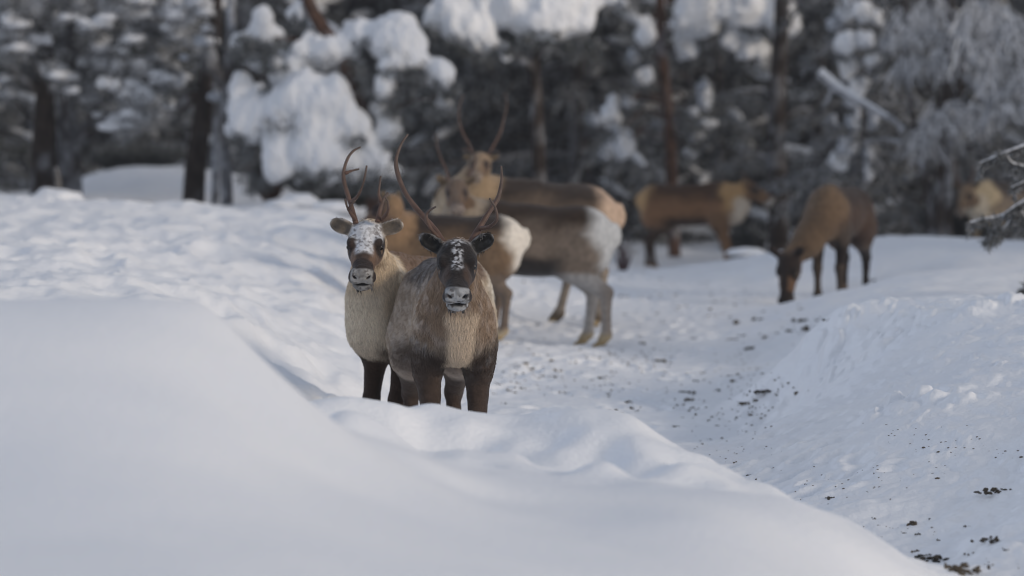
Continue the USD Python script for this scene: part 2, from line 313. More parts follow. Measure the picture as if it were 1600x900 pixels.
# ------------------------------------------------------------------ implicit surfaces
class SDF:
    def __init__(self, lo, hi, res):
        self.lo, self.res = np.asarray(lo, float), res
        self.n = np.ceil((np.asarray(hi) - self.lo) / res).astype(int) + 1
        self.d = np.full(self.n, 9.0, np.float32)

    def _box(self, lo, hi):
        a = np.clip(((lo - self.lo) / self.res).astype(int), 0, self.n); b = np.clip(((hi - self.lo) / self.res).astype(int) + 2, 0, self.n)
        sl = tuple(slice(u, v) for u, v in zip(a, b))
        ax = [self.lo[k] + self.res * np.arange(a[k], b[k]) for k in range(3)]
        return sl, ax

    def put(self, fn, lo, hi, k, cut=False):
        sl, ax = self._box(np.asarray(lo) - k - 4 * self.res, np.asarray(hi) + k + 4 * self.res)
        if min(len(a) for a in ax) == 0:
            return
        X = [a.astype(np.float32) for a in np.meshgrid(*ax, indexing='ij', sparse=True)]
        d, old = fn(*X).astype(np.float32), self.d[sl]
        if cut:
            h = np.maximum(k - np.abs(old + d), 0) / k
            self.d[sl] = np.maximum(old, -d) + h * h * k * .25
        else:
            h = np.maximum(k - np.abs(old - d), 0) / k
            self.d[sl] = np.minimum(old, d) - h * h * k * .25

    def cone(self, a, b, ra, rb, k=.03, cut=False):
        a, b = np.asarray(a, float), np.asarray(b, float); ab = b - a; L2 = float(ab @ ab) + 1e-9
        def fn(x, y, z):
            t = np.clip(((x - a[0]) * ab[0] + (y - a[1]) * ab[1] + (z - a[2]) * ab[2]) / L2, 0, 1)
            return np.sqrt((x - a[0] - t * ab[0]) ** 2 + (y - a[1] - t * ab[1]) ** 2 + (z - a[2] - t * ab[2]) ** 2) - (ra + (rb - ra) * t)
        r = max(ra, rb)
        self.put(fn, np.minimum(a, b) - r, np.maximum(a, b) + r, k, cut)

    def ell(self, c, r, M=np.eye(3), k=.05, cut=False):
        """Rows of M are the ellipsoid's axes."""
        c, r, M = np.asarray(c, float), np.asarray(r, float), np.asarray(M, float)
        def fn(x, y, z):
            q = [(M[i, 0] * (x - c[0]) + M[i, 1] * (y - c[1]) + M[i, 2] * (z - c[2])) / r[i] for i in range(3)]
            k0 = np.sqrt(q[0] ** 2 + q[1] ** 2 + q[2] ** 2)
            k1 = np.sqrt(sum((q[i] / r[i]) ** 2 for i in range(3))) + 1e-9
            return k0 * (k0 - 1) / k1
        e = np.sqrt((M ** 2 * (r ** 2)[:, None]).sum(0))
        self.put(fn, c - e, c + e, k, cut)

    def mesh(self):
        """Naive surface nets."""
        d = self.d; s = d < 0
        nx, ny, nz = d.shape
        acc = np.zeros((nx - 1, ny - 1, nz - 1, 3), np.float32); cnt = np.zeros((nx - 1, ny - 1, nz - 1), np.int8)
        corner = [(i, j, k) for i in (0, 1) for j in (0, 1) for k in (0, 1)]
        edges = [(a, b) for a in corner for b in corner if sum(b) - sum(a) == 1 and all(x <= y for x, y in zip(a, b))]
        view = lambda g, c: g[c[0]:nx - 1 + c[0], c[1]:ny - 1 + c[1], c[2]:nz - 1 + c[2]]
        any_ = np.zeros((nx - 1, ny - 1, nz - 1), bool); all_ = np.ones_like(any_)
        for c in corner:
            any_ |= view(s, c); all_ &= view(s, c)
        act = np.argwhere(any_ & ~all_)
        pos = np.zeros((len(act), 3)); num = np.zeros(len(act))
        val = {c: d[act[:, 0] + c[0], act[:, 1] + c[1], act[:, 2] + c[2]].astype(float) for c in corner}
        for a, b in edges:
            va, vb = val[a], val[b]; m = (va < 0) != (vb < 0)
            t = va / np.where(m, va - vb, 1)
            p = np.array(a) + t[:, None] * (np.array(b) - np.array(a))
            pos[m] += p[m]; num[m] += 1
        v = self.lo + (act + pos / num[:, None]) * self.res
        idx = np.full((nx - 1, ny - 1, nz - 1), -1, np.int32); idx[tuple(act.T)] = np.arange(len(act))
        faces = []
        for ax in range(3):
            lo = [slice(None)] * 3; hi = [slice(None)] * 3
            lo[ax], hi[ax] = slice(0, -1), slice(1, None)
            m = s[tuple(lo)] != s[tuple(hi)]
            e = np.argwhere(m); u, w = (ax + 1) % 3, (ax + 2) % 3
            ok = (e[:, u] > 0) & (e[:, w] > 0) & (e[:, u] < d.shape[u] - 1) & (e[:, w] < d.shape[w] - 1)
            e = e[ok]; ins = s[tuple(e.T)]
            def cell(du, dw):
                q = e.copy(); q[:, u] += du; q[:, w] += dw
                return idx[tuple(q.T)]
            q = np.stack([cell(-1, -1), cell(0, -1), cell(0, 0), cell(-1, 0)], 1)
            q[~ins] = q[~ins][:, ::-1]
            faces += [q[:, [0, 1, 2]], q[:, [0, 2, 3]]]
        return v, np.vstack(faces)

def vnormals(v, f):
    return meshkit.arrays((v, f), True)[2]

# ------------------------------------------------------------------ reindeer
def unit(v):
    v = np.asarray(v, float)
    return v / np.linalg.norm(v)

def mixc(col, c, w):
    w = np.clip(w, 0, 1)[:, None]
    return col * (1 - w) + np.asarray(c, float) * w

COATS = {
    'dark':  dict(back=(.10, .085, .075), side=(.36, .295, .235), belly=(.36, .30, .25), neck=(.25, .18, .125), mane=(.60, .49, .37), rump=(.6, .55, .48), leg=(.050, .034, .026), flank=(.09, .07, .06), face=(.022, .018, .017), cheek=(.055, .036, .027), muzzle=(.33, .335, .34), ear=(.02, .018, .018), eyering=(.018, .014, .013), shoulder=(.06, .045, .036), band=(.05, .035, .03)),
    'cream': dict(back=(.16, .11, .08), side=(.46, .38, .29), belly=(.6, .55, .48), neck=(.62, .515, .385), mane=(.72, .63, .51), rump=(.62, .58, .5), leg=(.042, .027, .020), flank=(.10, .07, .055), face=(.065, .045, .036), cheek=(.15, .095, .065), muzzle=(.36, .35, .335), ear=(.32, .27, .22), eyering=(.025, .018, .016), shoulder=(.10, .065, .045), band=(.05, .035, .03)),
    'brown': dict(back=(.034, .025, .021), side=(.16, .105, .064), belly=(.10, .075, .06), neck=(.24, .155, .09), mane=(.30, .22, .15), rump=(.74, .68, .59), leg=(.15, .115, .09), flank=(.045, .032, .027), face=(.12, .08, .06), cheek=(.14, .09, .06), muzzle=(.5, .48, .45), ear=(.2, .15, .1), eyering=(.03, .02, .02), shoulder=(.14, .09, .055), band=(.45, .36, .24)),
    'grey':  dict(back=(.048, .030, .019), side=(.23, .175, .13), belly=(.42, .39, .36), neck=(.36, .29, .215), mane=(.48, .40, .31), rump=(.80, .76, .69), leg=(.44, .39, .33), flank=(.03, .027, .026), face=(.16, .115, .085), cheek=(.17, .11, .07), muzzle=(.42, .35, .30), ear=(.32, .24, .16), eyering=(.06, .045, .04), shoulder=(.2, .16, .13), band=(.46, .36, .22)),
    'tan':   dict(back=(.042, .031, .025), side=(.17, .125, .09), belly=(.3, .25, .2), neck=(.33, .24, .15), mane=(.5, .4, .28), rump=(.52, .38, .28), leg=(.05, .038, .032), flank=(.05, .038, .032), face=(.27, .195, .13), cheek=(.2, .135, .085), muzzle=(.4, .32, .25), ear=(.33, .25, .17), eyering=(.05, .035, .03), shoulder=(.13, .095, .07), band=(.12, .09, .06)),
    'rust':  dict(back=(.07, .038, .022), side=(.24, .13, .068), belly=(.2, .13, .08), neck=(.42, .26, .12), mane=(.56, .48, .38), rump=(.48, .30, .14), leg=(.055, .034, .024), flank=(.045, .03, .022), face=(.14, .085, .05), cheek=(.2, .12, .065), muzzle=(.6, .56, .5), ear=(.3, .2, .12), eyering=(.05, .035, .03), shoulder=(.19, .11, .06), band=(.3, .2, .12)),
    'graze': dict(back=(.032, .021, .016), side=(.062, .038, .026), belly=(.11, .075, .055), neck=(.135, .090, .056), mane=(.13, .085, .052), rump=(.07, .05, .038), leg=(.020, .015, .014), flank=(.05, .035, .03), face=(.028, .02, .017), cheek=(.13, .075, .045), muzzle=(.03, .022, .02), ear=(.05, .035, .03), eyering=(.02, .015, .013), shoulder=(.06, .045, .035), band=(.03, .025, .02)),
}
COATS['pale'] = dict(COATS['tan'], neck=(.52, .41, .26), mane=(.58, .50, .38), side=(.2, .155, .11), shoulder=(.3, .23, .15))
DEER = {}

def reindeer(label, coat, base, yaw, poll, hf, hroll=0.0, scale=1.0, res=.012, fore=((0, 0), (0, 0)), hind=((0, 0), (0, 0)), head=1.0, ears=None, antlers=(), frost=0.0, strands=0, girth=1.0, sank=0.0, snowface=0.0, spread=1.0, neckr=1.0, tuck=.015, slope=0.0, legw=1.0, tanhoof=False, name='reindeer'):
    """base: world point between the feet. yaw: world heading of the body. poll: world point between the antlers. hf: world direction of the muzzle.
    fore / hind: ((forward, sideways) of the left, of the right hoof)."""
    C = COATS[coat]; s = scale
    fw = np.array([math.cos(yaw), math.sin(yaw), 0]); lf = np.array([-math.sin(yaw), math.cos(yaw), 0]); up = np.array([0, 0, 1.0])
    B = np.stack([fw, lf, up])                      # world -> local
    base = np.asarray(base, float)
    loc = lambda w: B @ (np.asarray(w, float) - base)
    pl = loc(poll); hx = unit(B @ unit(hf))
    hy = unit(np.cross([0, 0, 1.0], hx)) if abs(hx[2]) < .985 else np.array([0, 1.0, 0])
    hz = np.cross(hx, hy)
    if hroll:
        hy, hz = hy * math.cos(hroll) + hz * math.sin(hroll), hz * math.cos(hroll) - hy * math.sin(hroll)
    HM = np.stack([hx, hy, hz]); hs = head * s
    hp = lambda a, b, c: pl + hs * (a * hx + b * hy + c * hz)
    lo = np.minimum([-.95 * s, -.5 * s, -.08], pl - .45 * s); hi = np.maximum([.85 * s, .5 * s, 1.32 * s], pl + .45 * s)
    S = SDF(lo, hi, res)
    g = girth
    e = lambda c, r, k=.08: S.ell((np.array(c) + [0, 0, tuck * .5]) * s, (np.array(r) - [0, 0, tuck * .5]) * s, k=k * s)
    e((.10, 0, .79), (.48, .225 * g, .27)); e((-.16, 0, .77), (.45, .245 * g, .265)); e((-.43, 0, .83), (.25, .205 * g, .235), .1)
    e((.33, 0, .93), (.22, .11 * g, .155), .1); e((.44, 0, .76), (.18, .19 * g, .225), .1)
    # neck and throat mane
    nb, nh = np.array([.42, 0, .87]) * s, hp(-.01, 0, -.075)
    mid = (nb + nh) / 2 + np.array([0, 0, -.02]) * s
    S.cone(nb, mid, .19 * s * neckr, .125 * s * neckr, .08 * s); S.cone(mid, nh, .120 * s * neckr, .068 * s, .04 * s)
    mb, mh = np.array([.53, 0, .68 + tuck * .8]) * s, hp(.0, 0, -.15)
    mm = (mb + mh) / 2 + np.array([.02, 0, -.03]) * s
    S.cone(mb, mm, .125 * s * neckr, .11 * s * neckr, .09 * s); S.cone(mm, mh, .105 * s * neckr, .048 * s, .05 * s)
    # legs
    hoofs = []
    for side, (df, ds) in ((1, fore[0]), (-1, fore[1])):
        y0 = .125 * spread * g * s * side
        top, hoof = np.array([.36 * s, y0 * 1.15, .70 * s]), np.array([.40 * s + df, y0 + ds, 0])
        el = np.array([.33 * s + df * .25, y0 * 1.1 + ds * .2, .56 * s]); ca = np.array([.395 * s + df * .6, y0 + ds * .6, .33 * s]); fe = np.array([.375 * s + df * .98, y0 + ds, .095 * s])
        S.ell(top, np.array([.13, .080, .19]) * s, k=.07 * s)
        S.cone(el, ca, .060 * s * legw, .041 * s * legw, .05 * s); S.cone(ca, ca + (fe - ca) * .25, .041 * s * legw, .031 * s * legw, .03 * s); S.cone(ca + (fe - ca) * .2, fe, .031 * s * legw, .031 * s * legw, .02 * s)
        S.cone(fe, hoof + [0, 0, .05 * s], .040 * s, .038 * s, .03 * s)
        hoofs.append((hoof, fe))
    for side, (df, ds) in ((1, hind[0]), (-1, hind[1])):
        y0 = .125 * spread * g * s * side
        th, hoof = np.array([-.43 * s, y0 * .95, .74 * s]), np.array([-.50 * s + df, y0 + ds, 0])
        st = np.array([-.33 * s + df * .3, y0 * 1.15 + ds * .2, .60 * s]); hk = np.array([-.555 * s + df * .75, y0 + ds * .6, .405 * s]); fe = np.array([-.535 * s + df * .98, y0 + ds, .095 * s])
        S.ell(th, np.array([.19, .10, .25]) * s, k=.08 * s)
        S.cone(th - [.02 * s, 0, .06 * s], st, .13 * s, .105 * s, .07 * s); S.cone(st, hk, .085 * s * legw, .042 * s * legw, .05 * s); S.cone(hk, hk + (fe - hk) * .3, .041 * s * legw, .031 * s * legw, .03 * s); S.cone(hk + (fe - hk) * .25, fe, .031 * s * legw, .031 * s * legw, .02 * s)
        S.cone(fe, hoof + [0, 0, .05 * s], .040 * s, .038 * s, .03 * s)
        hoofs.append((hoof, fe))
    S.ell(np.array([-.68, 0, .86]) * s, np.array([.045, .045, .09]) * s, k=.04 * s)            # tail
    # head
    he = lambda c, r, k=.03, cut=False: S.ell(hp(*c), np.array(r) * hs, HM, k * hs, cut)
    he((.02, 0, -.07), (.10, .085, .085), .05)
    S.cone(hp(.05, 0, -.075), hp(.20, 0, -.075), .082 * hs, .060 * hs, .03 * hs)
    S.cone(hp(.20, 0, -.075), hp(.32, 0, -.072), .058 * hs, .046 * hs, .03 * hs)
    he((.338, 0, -.072), (.036, .050, .038), .02)                       # nose
    for q in (-1, 1):
        he((.334, .034 * q, -.076), (.038, .031, .036), .015)
    for q in (-1, 1):
        he((.330, .036 * q, -.094), (.040, .034, .030), .012)           # upper lip
    he((.324, 0, -.140), (.044, .052, .026), .012)                      # lower lip
    S.cone(hp(.07, 0, -.125), hp(.29, 0, -.126), .050 * hs, .034 * hs, .035 * hs)
    for q in (-1, 1):
        he((.085, .052 * q, -.095), (.075, .035, .06), .04)
        he((.105, .070 * q, -.032), (.042, .022, .022), .02)
        he((.115, .092 * q, -.058), (.022, .016, .018), .012, True)
        S.ell(hp(.373, .035 * q, -.068), np.array([.014, .014, .0060]) * hs, np.stack([hx, hy * .82 + hz * .57 * q, hz * .82 - hy * .57 * q]), .006 * hs, True)
    he((.365, 0, -.119), (.040, .09, .0045), .005, True)
    # ears: cupped leaves; direction given in the head's frame
    ears = ears or [(-.25, .85, .45), (-.25, -.85, .45)]
    for d in ears:
        q = 1 if d[1] > 0 else -1
        dv = unit(d[0] * hx + d[1] * hy + d[2] * hz); base_e = hp(-.015, .070 * q, -.035)
        face = unit(hx * .8 + hz * .45 - dv * ((hx * .8 + hz * .45) @ dv)); wid = np.cross(dv, face)
        EM = np.stack([dv, wid, face]); c = base_e + dv * .060 * hs
        S.cone(base_e - dv * .02 * hs, base_e + dv * .03 * hs, .028 * hs, .022 * hs, .03 * hs)
        S.ell(c, np.array([.064, .039, .022]) * hs, EM, .015 * hs)
        S.ell(c + face * .019 * hs + dv * .004 * hs, np.array([.050, .026, .019]) * hs, EM, .008 * hs, True)
    v, f = S.mesh()
    tm = trimesh.Trimesh(v, f, process=False)
    trimesh.smoothing.filter_taubin(tm, lamb=.5, nu=.52, iterations=4)
    v = np.array(tm.vertices); n = vnormals(v, f)
    # fur breaks up the outline
    hd = (v - pl) @ HM.T / hs
    on_head = (hd[:, 0] > -.03)
    rough = np.where(on_head, .002, np.where(v[:, 2] < .5 * s, .003, .008)) * s
    v = v + n * ((meshkit.fbm(v * 22 / s, 3, 5) - .5) * 2 * rough)[:, None]
    # ---- coat colours
    q = v / s; wob = (meshkit.fbm(q * 7, 3, 3) - .5); wob2 = (meshkit.fbm(q * 19, 3, 9) - .5)
    X, Y, Z = q[:, 0], q[:, 1], q[:, 2]
    col = np.tile(np.array(C['side'], float), (len(v), 1))
    col = mixc(col, C['back'], sstep(.90 if coat in ('dark', 'cream') else .80, 1.0, Z + wob * .2))
    col = col * (1 + .55 * wob + .35 * wob2)[:, None]
    col = mixc(col, C['belly'], sstep(.58, .52, Z + wob * .06) * sstep(-.75, -.5, X) * sstep(.2, .1, X))
    col = mixc(col, C['flank'], sstep(.12, .04, np.abs(Z - .585 + wob * .06)) * sstep(-.4, -.2, X) * sstep(.32, .15, X) * .9)
    col = mixc(col, C['shoulder'], sstep(.80, .66, Z + wob * .15) * sstep(.2, .32, X))
    # neck and mane by distance to their axis
    def seg(a, b):
        a, b = np.asarray(a), np.asarray(b); t = np.clip((v - a) @ (b - a) / ((b - a) @ (b - a)), 0, 1)
        return np.linalg.norm(v - a - t[:, None] * (b - a), axis=1) / s
    dn = np.minimum(seg(nb + np.array([.06, 0, 0]) * s, mid), seg(mid, nh))
    col = mixc(col, C['neck'], sstep(.25, .18, dn + wob * .12))
    dm = np.minimum(seg(mb, mm), seg(mm, mh))
    front = sstep(.0, .55, n[:, 0] * .9 - n[:, 2] * .3 + wob * .5)
    bib = sstep(.085, .05, np.abs(Y) + wob * .05) if coat == 'dark' else sstep(.2, .12, np.abs(Y) + wob * .1)
    col = mixc(col, C['mane'], sstep(.20, .14, dm + wob * .08) * bib * front * sstep(.50, .60, Z) * (sstep(.90, .84, Z) if coat == 'dark' else sstep(.95, .87, Z)))
    col = mixc(col, C['rump'], sstep(.30, .17, np.linalg.norm((q - [-.68, 0, .84]) * [1, 1, .75], axis=1) + wob * .14))
    legw = sstep(.60, .47, Z + wob * .12) * np.where(on_head, 0, 1)
    legs = sstep(.62, .5, np.minimum(Z, 9)) 
    legmask = np.zeros(len(v))
    for hoof, fe in hoofs:
        t = np.array([fe[0], fe[1]]); dd = np.linalg.norm(v[:, :2] - t, axis=1)
        legmask = np.maximum(legmask, sstep(.24 * s, .15 * s, dd))
    hindm = sstep(-.2, -.3, X)
    lw = legw * np.where(Z < .46, 1, legmask)
    if coat in ('grey',):
        lw = lw * (1 - .0 * hindm)
    lw = np.where((np.linalg.norm(v - pl, axis=1) < .42 * s), 0, lw) if pl[2] < .5 * s else lw
    col = mixc(col, C['leg'], lw)
    if coat in ('dark', 'cream'):
        col = mixc(col, C['leg'], sstep(.70, .56, Z + wob * .14) * sstep(.3, .4, X) * (1 - .75 * sstep(.10, .04, np.abs(Y)) * sstep(.53, .58, Z)))
    col = mixc(col, C['band'], sstep(.13, .07, Z + wob * .03) * np.where(np.linalg.norm(v - pl, axis=1) < .42 * s, 0, 1))
    # head
    hw = sstep(-.215, -.18, hd[:, 2]) * sstep(.36, .30, np.linalg.norm((hd - [.16, 0, -.08]) * [1.0, 1.6, 1.6], axis=1)) * sstep(-.06, .0, hd[:, 0] + sstep(-.05, -.13, hd[:, 2]) * -.06)
    hc = np.tile(np.array(C['face'], float), (len(v), 1))
    hc = mixc(hc, C['cheek'], np.maximum(sstep(.03, .065, np.abs(hd[:, 1]) + wob * .03) * sstep(-.075, -.10, hd[:, 2] + wob2 * .03), sstep(.022, .045, np.abs(hd[:, 1]) + wob2 * .02) * sstep(.13, .17, hd[:, 0] + wob * .03)) * sstep(.31, .28, hd[:, 0]))
    for k in (-1, 1):
        hc = mixc(hc, C['eyering'], sstep(.070, .035, np.linalg.norm((hd - [.115, .085 * k, -.055]) * [.8, 1, 1], axis=1) + wob2 * .03))
    mz = sstep(.303, .322, hd[:, 0] + wob2 * .03 - .75 * np.maximum(hd[:, 2] + .072, 0))
    hc = mixc(hc, np.array(C['eyering']) * 1.2, sstep(.255, .275, hd[:, 0] + wob2 * .02) * (1 if coat in ('dark', 'cream', 'graze') else .3))
    hc = mixc(hc, C['muzzle'], mz)
    hc = mixc(hc, C['muzzle'], sstep(.26, .30, hd[:, 0]) * sstep(-.12, -.14, hd[:, 2]) * sstep(-.20, -.18, hd[:, 2]))
    if snowface > 0:
        low_snow = snowface < 1
        speck = sstep(-.07, .15, meshkit.fbm(q * [95, 95, 60], 3, 31) - .5 + (.0 if low_snow else .07))
        hw_ = .020 if low_snow else .040
        line = sstep(hw_ + .014, hw_ - .004, np.abs(hd[:, 1] + wob2 * .03)) * sstep(.235, .19, hd[:, 0] + wob2 * .06) * sstep(-.065, -.04, hd[:, 2])
        cap = sstep(.03 if low_snow else .115, -.02 if low_snow else .075, hd[:, 0] + wob2 * .08) * sstep(-.06, -.03, hd[:, 2])
        hc = mixc(hc, (.74, .75, .77), np.clip(line * (speck if low_snow else .35 + .65 * speck) + cap * ((.12 + .5 * speck) if low_snow else (.25 + .75 * speck)), 0, 1) * (.7 if low_snow else .85))
    for k in (-1, 1):
        dy, dz = hd[:, 1] * k - .035, hd[:, 2] + .068
        hc = mixc(hc, (.014, .012, .012), sstep(1.25, .8, np.hypot((dy * .82 + dz * .57) / .013, (dz * .82 - dy * .57) / .0065)) * sstep(.33, .345, hd[:, 0]))
        hc = mixc(hc, (.16, .11, .075), .8 * sstep(.016, .008, np.linalg.norm((hd - [.122, .086 * k, -.079]) * [.7, 1, 1.3], axis=1)))
    hc = mixc(hc, np.array(C['eyering']) * 1.3, mz * sstep(.052, .060, np.abs(hd[:, 1]) + wob2 * .012) * sstep(-.13, -.11, hd[:, 2]) * (1 if coat in ('dark', 'cream') else .2))
    hc = mixc(hc, np.array(C['eyering']) * 2.2, mz * sstep(.04, .16, meshkit.fbm(q * 70, 2, 51) - .5 + .22 * sstep(.325, .308, hd[:, 0])) * .75)
    hc = mixc(hc, np.array(C['muzzle']) * .45, mz * sstep(.02, .12, wob2 + .25 * sstep(.035, .0, np.abs(hd[:, 1])) * sstep(-.075, -.055, hd[:, 2])) * .7)
    hc = mixc(hc, (.02, .018, .018), sstep(.009, .004, np.abs(hd[:, 2] + .119 + .12 * np.maximum(np.abs(hd[:, 1]) - .035, 0))) * sstep(.300, .315, hd[:, 0]) * .95)
    col = col * (1 - hw[:, None]) + hc * hw[:, None]
    for d in ears:
        k = 1 if d[1] > 0 else -1
        dv = unit(d[0] * hx + d[1] * hy + d[2] * hz); be = hp(-.015, .072 * k, -.035); t = (v - be) @ dv / hs
        rd = np.linalg.norm((v - be) - np.outer((v - be) @ dv, dv), axis=1) / hs
        ew = sstep(.0, .02, t) * sstep(.062, .05, rd) * sstep(.15, .135, t)
        face = unit(hx * .8 + hz * .45 - dv * ((hx * .8 + hz * .45) @ dv))
        inner = sstep(.016, .0, ((v - be) @ face) / hs - .004)
        ec = np.tile(np.array(C['ear'], float), (len(v), 1))
        rim = sstep(.028, .038, rd) + sstep(.105, .122, t)
        ec = mixc(ec, np.array(C['ear']) * .45 if coat != 'dark' else (.012, .012, .012), 1 - np.clip(rim, 0, 1))
        ec = mixc(ec, (.55, .53, .5) if coat in ('dark', 'cream') else np.array(C['ear']) * 1.3, np.clip(rim - .55, 0, 1) * 1.2 * (.5 if coat == 'dark' else .9))
        col = col * (1 - ew[:, None]) + ec * ew[:, None]
    if frost > 0:
        fr = sstep(.0, .22, wob2 + n[:, 2] * .25 + .02) * sstep(.45, .7, Z) * frost * (1 - hw)
        col = mixc(col, (.66, .67, .70), fr * .55)
    v = v + np.outer(slope * s * np.clip(X, -.8, .5) * sstep(.45, .7, Z) * np.where(np.linalg.norm(v - pl, axis=1) < .5 * s, 0, 1), [0, 0, 1])
    t = thing(name, base, label, 'reindeer', 'reindeer of the herd on and beside the snowy path')
    wv = v @ B
    obj('body', (wv, f), M_COAT, t, smooth=True, col=col)
    for q_ in (-1, 1):
        m = trimesh.creation.icosphere(2, .0155 * hs); m.apply_translation(hp(.113, .079 * q_, -.056))
        obj('eye', (np.array(m.vertices) @ B, m.faces), M_EYE, t, smooth=True)
    for hoof, fe in hoofs:
        for_ = []
        for q_ in (-1, 1):
            h = SDF(hoof - np.array([.1, .1, .03]) * s, hoof + np.array([.14, .1, .1]) * s, .012 * s)
            h.cone(hoof + np.array([-.005, .018 * q_, .045]) * s, hoof + np.array([.055, .022 * q_, .014]) * s, .026 * s, .016 * s)
            for_.append(h.mesh())
        m = cat_mesh(for_)
        obj('hoof', (m[0] @ B, m[1]), M_HOOF_TAN if tanhoof else M_HOOF, t, smooth=True)
    for tines in antlers:
        parts = []
        for path, r0, r1 in tines:
            pts = smoothpath(path, 26); k = np.linspace(0, 1, 26)
            rr = (r0 + (r1 - r0) * k ** .9) * (1 + .5 * (meshkit.fbm(np.stack([k * 9, k * 0 + r0 * 900, k * 0], 1), 2, 3) - .5))
            tv, tf = tube(pts, rr, 9)
            c0 = np.outer(1 - np.linspace(0, 1, 26), (.11, .062, .045)) + np.outer(np.linspace(0, 1, 26), (.10, .075, .062))
            cc = np.vstack([np.repeat(c0, 9, 0), c0[0], c0[-1]])
            parts.append((tv - base, tf, cc))
        m = cat_mesh(parts)
        obj('antler', m[:2], M_ANTLER, t, smooth=True, col=m[2])
    if strands:
        fur(t, v, f, n, col, B, s, strands, hd, on_head, Z, dm, pl)
    DEER[label] = t
    return t

def fur(t, v, f, n, col, B, s, count, hd, on_head, Z, dm, pl):
    rng = np.random.default_rng(count)
    a = v[f]; area = np.linalg.norm(np.cross(a[:, 1] - a[:, 0], a[:, 2] - a[:, 0]), axis=1)
    w = area * np.where(on_head[f[:, 0]], 2.0, 1.0)
    k = rng.choice(len(f), count, p=w / w.sum())
    u = rng.random((count, 2)); u = np.where(u.sum(1, keepdims=True) > 1, 1 - u, u); bc = np.stack([1 - u.sum(1), u[:, 0], u[:, 1]], 1)
    pick = lambda arr: (arr[f[k]] * bc.reshape(count, 3, *([1] * (arr.ndim - 1)))).sum(1)
    p, nn, c, z, m = pick(v), pick(n), pick(col), pick(Z), pick(dm); h = pick(hd); head = on_head[f[k, 0]] & (h[:, 0] > -.03) & (h[:, 2] > -.18) & (np.linalg.norm(h * [1, 1.2, 1.2], axis=1) < .42)
    nn /= np.linalg.norm(nn, axis=1, keepdims=True)
    flow = np.tile(np.array([-1.0, 0, -.75]), (count, 1)); flow[m < .22] = (-.25, 0, -1.0)
    flow[:, 2] -= .8 * sstep(.62, .4, z)
    flow += rng.normal(0, .22, flow.shape)
    flow -= nn * (flow * nn).sum(1, keepdims=True); flow /= np.linalg.norm(flow, axis=1, keepdims=True) + 1e-9
    L = (.010 + .013 * sstep(.46, .62, z)) * s; L = np.where((m < .17) & (z > .5), .036 * s, L); L = np.where(head, .006 * s, L); L = L * rng.uniform(.6, 1.25, count)
    keep = ~(head & (h[:, 0] > .29)) & (z > .05) & ~((h[:, 0] > .235) & (h[:, 0] < .42) & (np.abs(h[:, 1]) < .105) & (h[:, 2] > -.30))
    lift = np.where(head, .22, .32)
    d0 = flow + nn * lift[:, None] * 1.3; d0 /= np.linalg.norm(d0, axis=1, keepdims=True)
    d1 = flow + nn * lift[:, None] * .3 + rng.normal(0, .12, flow.shape); d1[:, 2] -= .15; d1 /= np.linalg.norm(d1, axis=1, keepdims=True)
    p0 = p - nn * .004 * s; p1 = p0 + d0 * (L * .5)[:, None]; p2 = p1 + d1 * (L * .55)[:, None]
    pts = np.stack([p0, p1, p2], 1)[keep] @ B
    cc = np.clip(c * rng.uniform(.75, 1.25, (count, 1)), 0, .9)
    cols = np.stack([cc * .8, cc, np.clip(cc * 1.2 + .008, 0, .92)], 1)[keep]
    wd = np.tile(np.array([.0028, .0021, .0005]) * s, (len(pts), 1)) * np.where(head[keep], .7, 1.0)[:, None]
    g = UsdGeom.BasisCurves.Define(stage, numbered(str(t.GetPath()), 'fur'))
    g.CreateTypeAttr('linear')
    g.CreatePointsAttr(Vt.Vec3fArray.FromNumpy(pts.reshape(-1, 3).astype(np.float32)))
    g.CreateCurveVertexCountsAttr(Vt.IntArray.FromNumpy(np.full(len(pts), 3, np.int32)))
    g.CreateWidthsAttr(Vt.FloatArray.FromNumpy(wd.ravel().astype(np.float32))); g.SetWidthsInterpolation('vertex')
    UsdGeom.PrimvarsAPI(g).CreatePrimvar('Col', Sdf.ValueTypeNames.Color3fArray, 'vertex').Set(Vt.Vec3fArray.FromNumpy(cols.reshape(-1, 3).astype(np.float32)))
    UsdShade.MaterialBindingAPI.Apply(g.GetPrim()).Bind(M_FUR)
    g.GetPrim().SetCustomDataByKey('kind', 'stuff')

def tines(rows, Y, back=.12, r=.017, tip=.005):
    """Antler branches given as photograph pixels, leaning back with height."""
    out = []
    for i, row in enumerate(rows):
        y0 = max(p[1] for p in rows[0])
        pts = [P(p[0], p[1], Y + (p[2] if len(p) > 2 else back * ((y0 - p[1]) / 100) ** 1.0)) for p in row]
        out.append((pts, r if i == 0 else r * .62, tip if i == 0 else tip * .9))
    return out

def feet(px, Y):
    p = W(px, Y, 0)
    p[2] = float(H(np.array([p[0]]), np.array([p[1]]))[0])
    return p

